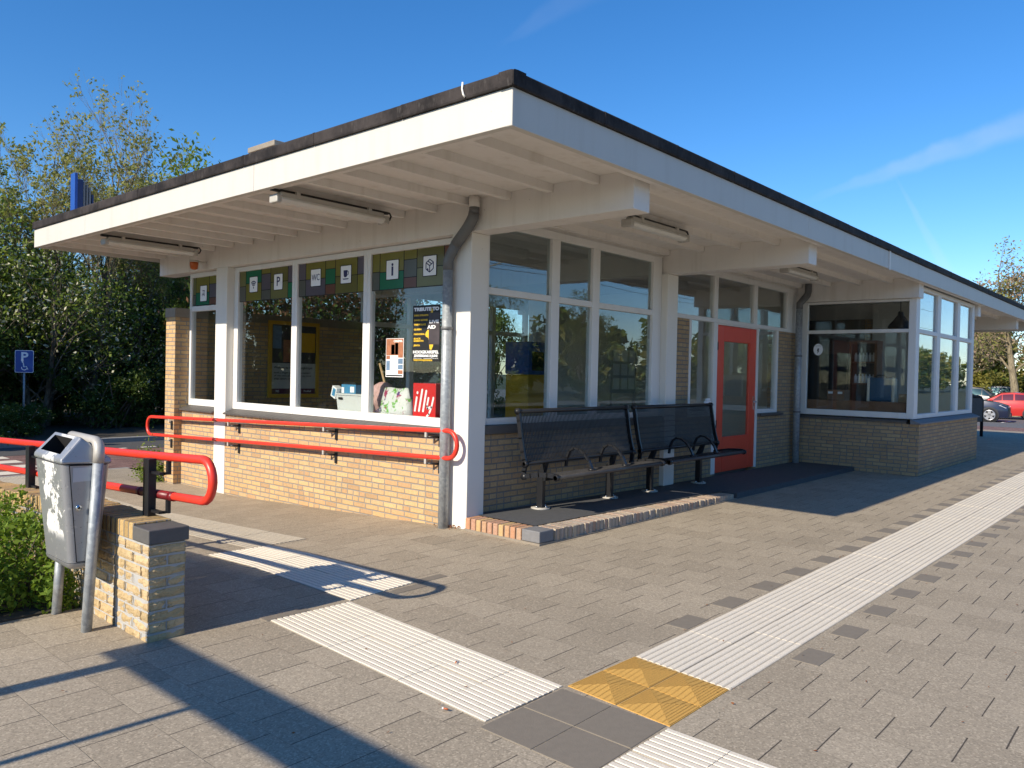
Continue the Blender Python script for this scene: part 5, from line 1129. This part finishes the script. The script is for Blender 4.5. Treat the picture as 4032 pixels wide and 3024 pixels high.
def make_tree(label, seed, Ht=8.5, r=.14, stems=1, lvl=4, leafm='leaf_bud', nleaf=6, ls=.07, ballr=.22, barkm='bark', clear=.25, spread=.5, up=.35, kids=(3, 4), extra=None, name='tree', group='trees in the thicket', bare=.12):
    rnd = random.Random(seed); t = thing(name, label, 'tree', (0, 0, 0), group); tr = MB(); tips = []
    for s in range(stems):
        d = Vector((rnd.gauss(0, .12*(stems > 1)+.03), rnd.gauss(0, .12*(stems > 1)+.03), 1)).normalized(); b = Vector((rnd.uniform(-.5, .5)*(stems > 1), rnd.uniform(-.5, .5)*(stems > 1), -.3))
        pts = [b]; q = b; n = 6
        for i in range(n): d = (d+Vector((rnd.gauss(0, .05), rnd.gauss(0, .05), .05))).normalized(); q = q+d*Ht*.62/n; pts.append(q)
        tr.tube(pts, [r*(1.15 if i == 0 else 1-.68*i/n) for i in range(n+1)], 9, cap=False)
        for i in range(1, n+1):
            if i/n < clear: continue
            for k in range(rnd.randint(2, 3)):
                a = rnd.uniform(0, 6.28); f = rnd.uniform(0, 1); bb = pts[i-1]+(pts[i]-pts[i-1])*f; e = rnd.uniform(.3, .9)
                branch(tr, bb, Vector((math.cos(a)*e, math.sin(a)*e, .75)).normalized(), Ht*.25*(1.15-.5*i/n), r*.42*(1-.5*i/n), lvl-2, rnd, tips, spread, up, kids)
        branch(tr, pts[-1], d, Ht*.22, r*.3, lvl-2, rnd, tips, spread, up, kids)
    tr.build('trunk', barkm, t); cr = MB()
    for p, d in tips:
        if rnd.random() < bare: continue
        if extra: cr.cur = 1 if rnd.random() < extra[1] else 0
        for k in range(max(1, int(nleaf*rnd.uniform(.5, 1.4)))):
            leaf_quad(cr, p+Vector((rnd.gauss(0, ballr), rnd.gauss(0, ballr), rnd.gauss(0, ballr*.8))), ls*rnd.uniform(.6, 1.3), rnd)
    cr.build('crown', [leafm]+([extra[0]] if extra else []), t); return t
def make_bush(label, seed, rx, ry, h, n, leafm, ls, extra=None, name='shrub', group='shrubs in the thicket', cat='shrub'):
    rnd = random.Random(seed); t = thing(name, label, cat, (0, 0, 0), group); st = MB(); m = MB()
    for k in range(14):
        a = rnd.uniform(0, 6.28); q = Vector((rnd.uniform(-.3, .3)*rx, rnd.uniform(-.3, .3)*ry, -.2)); e = Vector((math.cos(a)*rx*.75, math.sin(a)*ry*.75, h*rnd.uniform(.5, .95)))
        st.tube([q, q*.5+e*.45+Vector((0, 0, .1*h)), e], [.03, .02, .006], 5, cap=False)
    st.build('stems', 'bark', t)
    cl = [(Vector((rnd.gauss(0, .42)*rx, rnd.gauss(0, .42)*ry, h*(.05+.9*rnd.random()**.8))), rnd.uniform(.18, .42)) for _ in range(46)]
    for i in range(n):
        c, r = rnd.choice(cl); d = Vector((rnd.gauss(0, 1), rnd.gauss(0, 1), rnd.gauss(0, 1))).normalized()*(rnd.random()**.4)*r*min(rx, ry, h)*.9
        p = c+d
        if p.z < 0: p.z = -p.z*.5
        if extra: m.cur = 1 if (rnd.random() < extra[1] and p.z > h*.25) else 0
        leaf_quad(m, p, ls*rnd.uniform(.6, 1.3), rnd, .5)
    m.build('foliage', [leafm]+([extra[0]] if extra else []), t); return t

ZV = -.12
# left thicket: prototypes first, then copies
UPR = dict(spread=.40, up=.62, kids=(3, 4))
tA = make_tree('tall budding tree rising highest above the left end of the roof', 11, 9.4, .10, 4, 5, 'leaf_bud', 5, .055, .050, 'bark_pale', .34, bare=.68, **UPR); tA.location = (8.5, 23.6, ZV)
tB = make_tree('tall budding tree at the left picture edge', 12, 8.0, .10, 3, 5, 'leaf_bud', 5, .055, .055, 'bark', .28, extra=('leaf_green', .4), bare=.58, **UPR); tB.location = (6.2, 24.4, ZV)
tC = make_tree('green-leaved tree whose top shows above the roof edge beside the chimney', 13, 8.6, .12, 1, 4, 'leaf_green', 15, .095, .30, 'bark', .3, .5, .3, (3, 4)); tC.location = (13.5, 28.2, ZV); tC.scale = (1.0, 1.0, 1.17)
tD = make_tree('white-blossoming tree left of the roof end', 14, 5.9, .09, 3, 4, 'leaf_green', 8, .055, .28, 'bark', .30, .55, .25, (3, 4), ('blossom', .16)); tD.location = (7.4, 22.9, ZV)
dup(tD, (9.9, 24.0, ZV), 2.0, (.9, .9, .92), 'white-blossoming tree seen under the left end of the roof')
dup(tD, (5.4, 23.4, ZV), 4.0, (1, 1, 1.05), 'white-blossoming tree cut by the left picture edge')
dup(tA, (10.6, 25.2, ZV), 1.3, .78, 'multi-stemmed budding tree between the roof end and the brick pier')
dup(tB, (11.6, 24.2, ZV), 2.7, .74, 'bare-trunked budding tree just left of the brick pier')
dup(tB, (13.2, 26.6, ZV), .7, .85, 'budding tree behind the small leaded window')
dup(tA, (9.6, 28.5, ZV), 2.2, .66, 'slim budding tree deep in the thicket, seen under the left end of the roof'); dup(tB, (8.2, 29.5, ZV), 5.2, .72, 'slim budding tree deep in the thicket behind the blue sign board')
sA = make_bush('dark dense shrub behind the disabled parking sign', 21, 2.2, 1.3, 2.6, 14000, 'leaf_dark', .060); sA.location = (7.6, 24.6, ZV)
sB = make_bush('white-flowering shrub low in the thicket right of the parking sign', 22, 1.7, 1.1, 1.7, 9000, 'leaf_dark', .050, ('blossom', .03)); sB.location = (8.7, 22.0, ZV)
for i, (x, y, rz, s, lb) in enumerate(((5.9, 23.2, 1, (1.0, 1, 1.1), 'dark shrub at the left picture edge below the blossoming tree'), (10.2, 24.6, 2, (1.1, 1, 1.3), 'dark shrub in the thicket behind the red wall handrail end'), (12.9, 25.4, 3, (1.2, 1, 1.3), 'dark shrub beside the brick pier'), (7.4, 27.0, 5, (1.3, 1, 1.1), 'dark shrub behind the tallest budding tree'), (10.6, 28, .5, (1.4, 1, 1.1), 'dark shrub deep between the trunks'), (15.2, 28.6, 1.5, (1.5, 1, 1.8), 'tall dark shrub seen through the waiting room glass'))):
    dup(sA, (x, y, ZV), rz, s, lb)
for i, (x, y, rz, s, lb) in enumerate(((6.0, 20.3, 1, (.6, .6, .42), 'small flowering shrub below the parking sign'), (11.0, 22.2, 2.5, 1.0, 'flowering shrub near the kerb left of the brick pier'))):
    dup(sB, (x, y, ZV), rz, s, lb)
# trees further left along the road, outside the picture; they keep the foot of the thicket in shade
for i, (x, y, s) in enumerate(((-.5, 22.0, (1.5, 1.5, 2.0)), (2.4, 24.5, (1.3, 1.5, 1.7)), (-4.5, 24.5, (1.6, 1.6, 2.6)), (2.9, 20.6, (1.0, 1.1, 1.15)), (-4, 20.4, (1.4, 1.2, 2.1)), (1.2, 27.5, (1.6, 1.6, 2.3)))): dup(sA, (x, y, ZV), i*1.3, s, 'tall dark shrub further left along the road')
tF = make_tree('red-brown leafy tree seen through the waiting room windows', 15, 6.6, .11, 2, 4, 'leaf_red', 10, .075, .26, 'bark', .22, .55, .25, (3, 4), ('leaf_dark', .35)); tF.location = (12.6, 20.8, ZV)
dup(tF, (15.6, 21.6, ZV), 2.0, (1.05, 1.05, .95), 'red-brown tree behind the cinema poster window'); dup(tF, (19.5, 22.5, ZV), 4.0, 1.0, 'red-brown tree seen through the front windows')
dup(sA, (14.0, 22.6, ZV), .4, (1.2, 1, 1.4), 'dark shrub between the red-brown trees'); dup(sA, (18.2, 22.0, ZV), 2.2, (1.4, 1, 1.3), 'dark shrub right of the red-brown trees'); dup(sA, (22.8, 22.0, ZV), 1.2, (1.5, 1, 1.5), 'dark shrub behind the front windows')
# wood mass beyond
def mass(name, x0, x1, y0, y1, h0, h1, n, mat, ls, seed, z0=-.3, ncl=160):
    rnd = random.Random(seed); m = MB(); cl = []
    for k in range(ncl): cl.append((Vector((rnd.uniform(x0, x1), rnd.uniform(y0, y1), z0+rnd.uniform(.2, 1)*rnd.uniform(h0, h1))), rnd.uniform(.5, 1.5)))
    for i in range(n):
        c, r = rnd.choice(cl); d = Vector((rnd.gauss(0, 1), rnd.gauss(0, 1), rnd.gauss(0, 1))).normalized()*(rnd.random()**.45)*r; p = c+d; p.z = max(p.z, z0+.05); m.cur = rnd.randrange(len(mat)); leaf_quad(m, p, ls*rnd.uniform(.6, 1.4), rnd, .4)
    return struct(m.build(name, mat), 'stuff')
o = mass('far_wood', -14, 30, 32, 37, 2, 3.7, 15000, ['leaf_dark', 'leaf_green'], .22, 5); o['label'] = 'dark wood closing the view behind the thicket'
o = mass('far_wood', 30, 190, -40, -30, 5.5, 8, 42000, ['leaf_dark', 'leaf_green', 'leaf_yellow'], .42, 8, -.4, 900); o['label'] = 'wood beyond the tracks'
o = mass('far_wood', -30, 30, -34, -28, 3.5, 5, 20000, ['leaf_dark', 'leaf_green', 'leaf_yellow'], .32, 9, -.4, 420); o['label'] = 'wood beyond the opposite platform'
# right side trees
o = mass('far_wood', 62, 68, -4, 30, 4.6, 6.6, 60000, ['leaf_yellow', 'leaf_yellow', 'leaf_bud', 'leaf_green'], .28, 6, -.3); o['label'] = 'yellow-green wood closing the view behind the car park'
tE = make_tree('large budding tree with a pale trunk behind the car park', 31, 10.2, .27, 1, 5, 'leaf_pink', 4, .10, .3, 'bark_pale', .42, .6, .2, (3, 4), ('leaf_bud', .5), group='trees behind the car park'); tE.location = (53.6, 8.1, -.35)
dup(tE, (60, 11.6, -.35), 2.2, .78, 'smaller budding tree left of the pale-trunked tree behind the car park'); dup(tE, (61.5, 4.0, -.35), 4.0, 1.0, 'budding tree right of the pale-trunked tree, cut by the picture edge')
sC = make_bush('yellow-green shrub behind the parked cars', 41, 2.0, 1.6, 2.6, 7000, 'leaf_yellow', .11, group='shrubs behind the car park'); sC.location = (60.5, 12.0, -.35)
dup(sC, (60, 9.2, -.35), 2, (1, 1, .9), 'yellow-green shrub left of the pale tree trunk'); dup(sC, (60.3, 6.2, -.35), 3, (1.1, 1, .95), 'yellow-green shrub right of the pale tree trunk')

# hedge by the bin
def hedge():
    rnd = random.Random(51); t = thing('hedge', 'low bright green leafy hedge behind the litter bin along the brick wall', 'hedge', (1.2, 6.5, 0)); st = MB(); m = MB()
    for k in range(150):
        x, y = rnd.uniform(-.4, 1.9), rnd.uniform(5.6, 9); st.tube([(x, y, 0), (x+rnd.gauss(0, .08), y+rnd.gauss(0, .08), .3), (x+rnd.gauss(0, .12), y+rnd.gauss(0, .12), .5)], [.006, .005, .002], 4, cap=False)
    st.build('stems', 'bark', t)
    def top(x, y): return .50+.10*math.sin(x*5.1+y*3.2)*math.sin(y*4.3-x*2)+.05*math.sin(y*11+x*7)-.10*max(0, (5.85-y)/.4)
    for i in range(52000):
        y = 5.40+4.0*rnd.random()**1.7; x = rnd.uniform(-.6, 1.93)
        tp = top(x, y); e = 5.46+.09*math.sin(x*9)+.06*math.sin(x*23)
        if y < e: continue
        z = tp*(1-rnd.random()**2.2*.95) if y > e+.25 else tp*rnd.random()**.8*min(1, .35+(y-e)/.28)
        leaf_quad(m, Vector((x+rnd.gauss(0, .02), y, max(.01, z+rnd.gauss(0, .02)))), .021*rnd.uniform(.7, 1.4), rnd, .7)
    m.build('foliage', 'leaf_hedge', t)
hedge()
# bit of shrub at the foot of the pier, weeds, fallen leaves
rnd = random.Random(61); m = MB()
for i in range(1500): p = Vector((5.40+rnd.gauss(0, .09), 12.1+rnd.gauss(0, .12), -.2+abs(rnd.gauss(0, .22)))); leaf_quad(m, p, .022, rnd)
tag(m.build('pier_weed', 'leaf_green'), 'green weed growing at the foot of the brick pier', 'plant')
m = MB()
for i in range(60): leaf_quad(m, Vector((5.56+rnd.gauss(0, .05), 5.66+rnd.gauss(0, .10), .008+abs(rnd.gauss(0, .012)))), .014, rnd)
struct(m.build('fallen_leaves', 'leaf_dead'), 'stuff', 'dry brown leaves gathered at the corner column')
m = MB()
for i in range(260): p = Vector((4.9+rnd.gauss(0, .35), 18.7+rnd.gauss(0, .10), -.12+abs(rnd.gauss(0, .10)))); leaf_quad(m, p, .04, rnd)
tag(m.build('kerb_weed', 'leaf_green'), 'weed tuft on the kerb across the road', 'plant')
rnd = random.Random(77); m = MB()
for i in range(420):
    x, y = rnd.uniform(.6, 14), rnd.uniform(-.6, 5.3)
    if rnd.random() < .35: y = rnd.choice((4.46, 2.39, 1.69))+rnd.gauss(0, .03)
    if y > 4.4 and x > 5.4: continue
    if y > 4.4 and x < 2.3: continue
    leaf_quad(m, Vector((x, y, .009)), rnd.uniform(.004, .011), rnd, 4)
struct(m.build('ground_litter', ['leaf_dead']), 'stuff', 'small dry leaf bits scattered over the paving')
# cigarette ends
for x, y, rz, lb in ((2.985, 2.985, .6, 'orange cigarette end lying on the white ribbed strip'), (2.535, 2.60, 1.9, 'orange cigarette end lying beside the white ribbed strip')):
    t = thing('cigarette_end', lb, 'litter', (x, y, .008)); d = Vector((math.cos(rz), math.sin(rz), 0)); p = Vector((x, y, .014)); a = MB(); a.tube([p-d*.014, p+d*.008], .0042, 7); a.build('filter', 'orange_print', t); a = MB(); a.tube([p+d*.008, p+d*.016], .0041, 7); a.build('paper', 'white_print', t)

# ------------------------------------------------------------------ behind the camera: what throws the shadow in the foreground and what the glass mirrors
t = thing('station_sign_frame', 'grey steel sign frame on two posts behind the camera', 'sign', (-1.8, 3.6, 0))
a = MB(); a.box(-1.50, -1.44, -1.2, 4.66, 1.90, 2.09); a.build('sign_board', 'blue_paint', t); a = MB(); a.tube([(-1.47, 4.42, -.05), (-1.47, 4.42, 2.0)], .055, 10); a.build('post', 'galvanised', t); a = MB(); a.tube([(-1.47, 3.64, -.05), (-1.47, 3.64, 2.0)], .022, 10); a.build('post', 'galvanised', t); a = MB(); a.tube([(-1.47, -.9, -.05), (-1.47, -.9, 2.0)], .05, 10); a.build('post', 'galvanised', t)
t = thing('platform_shelter', 'white-roofed glass shelter on the opposite platform', 'shelter', (14, -12, 0)); a = MB(); a.box(7, 18, -14.2, -11.6, 2.5, 2.72); a.build('roof', 'paint_white', t); a = MB()
for x in (7.4, 10, 12.6, 15.2, 17.6): a.box(x, x+.14, -13.9, -13.76, -.4, 2.5); a.box(x, x+.14, -11.9, -11.76, -.4, 2.5)
a.build('posts', 'blue_dark', t); a = MB(); a.box(7, 18, -13.85, -13.80, .1, 2.3); a.build('back_panel', 'stone_dark', t)
m = MB(); m.box(-30, 60, -16, -10.5, -.42, 0); struct(m.build('opposite_platform', 'paving_grey'))
for i, x in enumerate((2.0, 22.0, 44.0)):
    t = thing('overhead_line_mast', 'grey overhead line mast across the tracks', 'mast', (x, -9.8, -.4), 'overhead line masts'); a = MB(); a.tube([(x, -9.8, -.4), (x, -9.8, 7.4)], .11, 8); a.build('mast', 'bracket_grey', t); a = MB(); a.tube([(x, -9.8, 6.6), (x, -7.2, 6.9)], .035, 6); a.tube([(x, -9.8, 5.6), (x, -7.2, 6.0)], .03, 6); a.build('arm', 'bracket_grey', t)
for y, z in ((-7.6, 5.6), (-7.6, 6.9), (-8.6, 5.6)): a = MB(); a.tube([(-20+i*4, y, z-.25*math.sin(math.pi*((i*4-2) % 22)/22.0)) for i in range(22)], .012, 4); tag(a.build('overhead_wire', 'black_paint', None), 'black overhead wire above the tracks', 'wire', 'overhead wires')
for i, (x, y, s) in enumerate(((-4, -21, .8), (4, -24, .95), (13, -21, .7), (24, -25, .9), (36, -22, .85), (50, -25, 1.0))): dup(tB, (x, y, -.4), i*1.7, s*1.05, 'budding tree beyond the opposite platform')
for i, (x, y, s) in enumerate(((-15, 10, .62), (-17, 16, .7), (-13, 22, .68), (-8, 27, .8))): dup(tB, (x, y, -.4), i*1.3, s*.85, 'budding tree behind the camera at the station road')
for i in range(5): dup(sA, (-6+i*13, -20, -.4), i*1.1, (1.6, 1, .6), 'dark bushes beyond the opposite platform')

# ------------------------------------------------------------------ LIGHT, SKY
SUN = Vector((-1.70, .09, 1.0)).normalized()
el = math.asin(SUN.z); azn = math.atan2(SUN.x, SUN.y)
sl = bpy.data.lights.new('sun', 'SUN'); sl.energy = 4.5; sl.angle = R(.53); sl.color = (1.0, .885, .71)
so = bpy.data.objects.new('sun', sl); col.objects.link(so); so.rotation_euler = SUN.to_track_quat('Z', 'Y').to_euler(); so.location = (-20, 0, 20)
w = bpy.data.worlds.new('World'); scene.world = w; w.use_nodes = True; nt = w.node_tree; nt.nodes.clear()
N = nt.nodes.new; Lk = nt.links.new
out = N('ShaderNodeOutputWorld'); bg = N('ShaderNodeBackground'); sky = N('ShaderNodeTexSky'); sky.sky_type = 'NISHITA'; sky.sun_disc = False
sky.sun_elevation = el; sky.sun_rotation = azn % (2*math.pi); sky.air_density = 1.0; sky.dust_density = .05; sky.ozone_density = 4.5; sky.altitude = 0
# vapour trail: a thin soft band along a great circle, part of the sky
tc = N('ShaderNodeTexCoord')
def vm(op, a, b):
    n = N('ShaderNodeVectorMath'); n.operation = op
    for i, v in enumerate((a, b)):
        if isinstance(v, bpy.types.NodeSocket): Lk(v, n.inputs[i])
        else: n.inputs[i].default_value = v
    return n
def mm(op, a, b=0.0, c=0.0):
    n = N('ShaderNodeMath'); n.operation = op
    for i, v in enumerate((a, b, c)):
        if isinstance(v, bpy.types.NodeSocket): Lk(v, n.inputs[i])
        else: n.inputs[i].default_value = v
    return n.outputs[0]
def mr(a, lo, hi, t0=0.0, t1=1.0):
    n = N('ShaderNodeMapRange'); n.interpolation_type = 'SMOOTHSTEP'; Lk(a, n.inputs[0])
    for i, v in enumerate((lo, hi, t0, t1)): n.inputs[i+1].default_value = v
    return n.outputs[0]
def pix(u, v):
    M3 = cam.matrix_world.to_3x3(); return (M3 @ Vector(((u-2016)/FPX, -(v-1512)/FPX, -1))).normalized()
def trail(p, q, wid, amt):
    A, Bv = pix(*p), pix(*q); n = A.cross(Bv).normalized(); tdir = n.cross(A).normalized(); ln = math.acos(A.dot(Bv))
    d = vm('DOT_PRODUCT', tc.outputs['Generated'], tuple(n)).outputs['Value']; s = vm('DOT_PRODUCT', tc.outputs['Generated'], tuple(tdir)).outputs['Value']; f = vm('DOT_PRODUCT', tc.outputs['Generated'], tuple(A)).outputs['Value']
    no = N('ShaderNodeTexNoise'); Lk(tc.outputs['Generated'], no.inputs['Vector']); no.inputs['Scale'].default_value = 26; no.inputs['Detail'].default_value = 6
    nn = mm('SUBTRACT', no.outputs[0], .5)
    g = mm('ABSOLUTE', mm('ADD', d, mm('MULTIPLY', nn, wid*.9)))
    ws = mm('ADD', wid*.35, mm('MULTIPLY', mm('MAXIMUM', s, 0), wid/ln*.75))
    b = mr(mm('DIVIDE', g, ws), 1.0, .25)
    e = mm('MULTIPLY', mr(s, -.02, ln*.6), mm('GREATER_THAN', f, .2))
    return mm('MULTIPLY', mm('MULTIPLY', b, e), mm('MULTIPLY', amt, mm('ADD', .75, nn)))
t1 = trail((3150, 800), (4032, 490), .017, .20); t2 = trail((3540, 720), (3660, 940), .006, .12); t3 = trail((2000, 160), (2190, 30), .016, .05)
tt = mm('ADD', mm('ADD', t1, t2), t3)
mx = N('ShaderNodeMix'); mx.data_type = 'RGBA'; Lk(tt, mx.inputs[0]); hs = N('ShaderNodeHueSaturation'); hs.inputs['Saturation'].default_value = 1.24; Lk(sky.outputs[0], hs.inputs['Color']); gr = N('ShaderNodeMix'); gr.data_type = 'RGBA'; gr.blend_type = 'MULTIPLY'; gr.inputs[0].default_value = 1; Lk(hs.outputs[0], gr.inputs[6]); gr.inputs[7].default_value = (.96, .98, 1.06, 1); Lk(gr.outputs[2], mx.inputs[6]); mx.inputs[7].default_value = (5.0, 5.3, 6.2, 1)
Lk(mx.outputs[2], bg.inputs[0]); bg.inputs[1].default_value = .115; Lk(bg.outputs[0], out.inputs[0])

scene.view_settings.view_transform = 'Standard'; scene.view_settings.look = 'None'; scene.view_settings.exposure = .55; scene.view_settings.gamma = 1
scene.cycles.max_bounces = 8; scene.cycles.transparent_max_bounces = 24; scene.cycles.diffuse_bounces = 4
for o in list(bpy.data.objects):
    if '_o' in o: del o['_o']
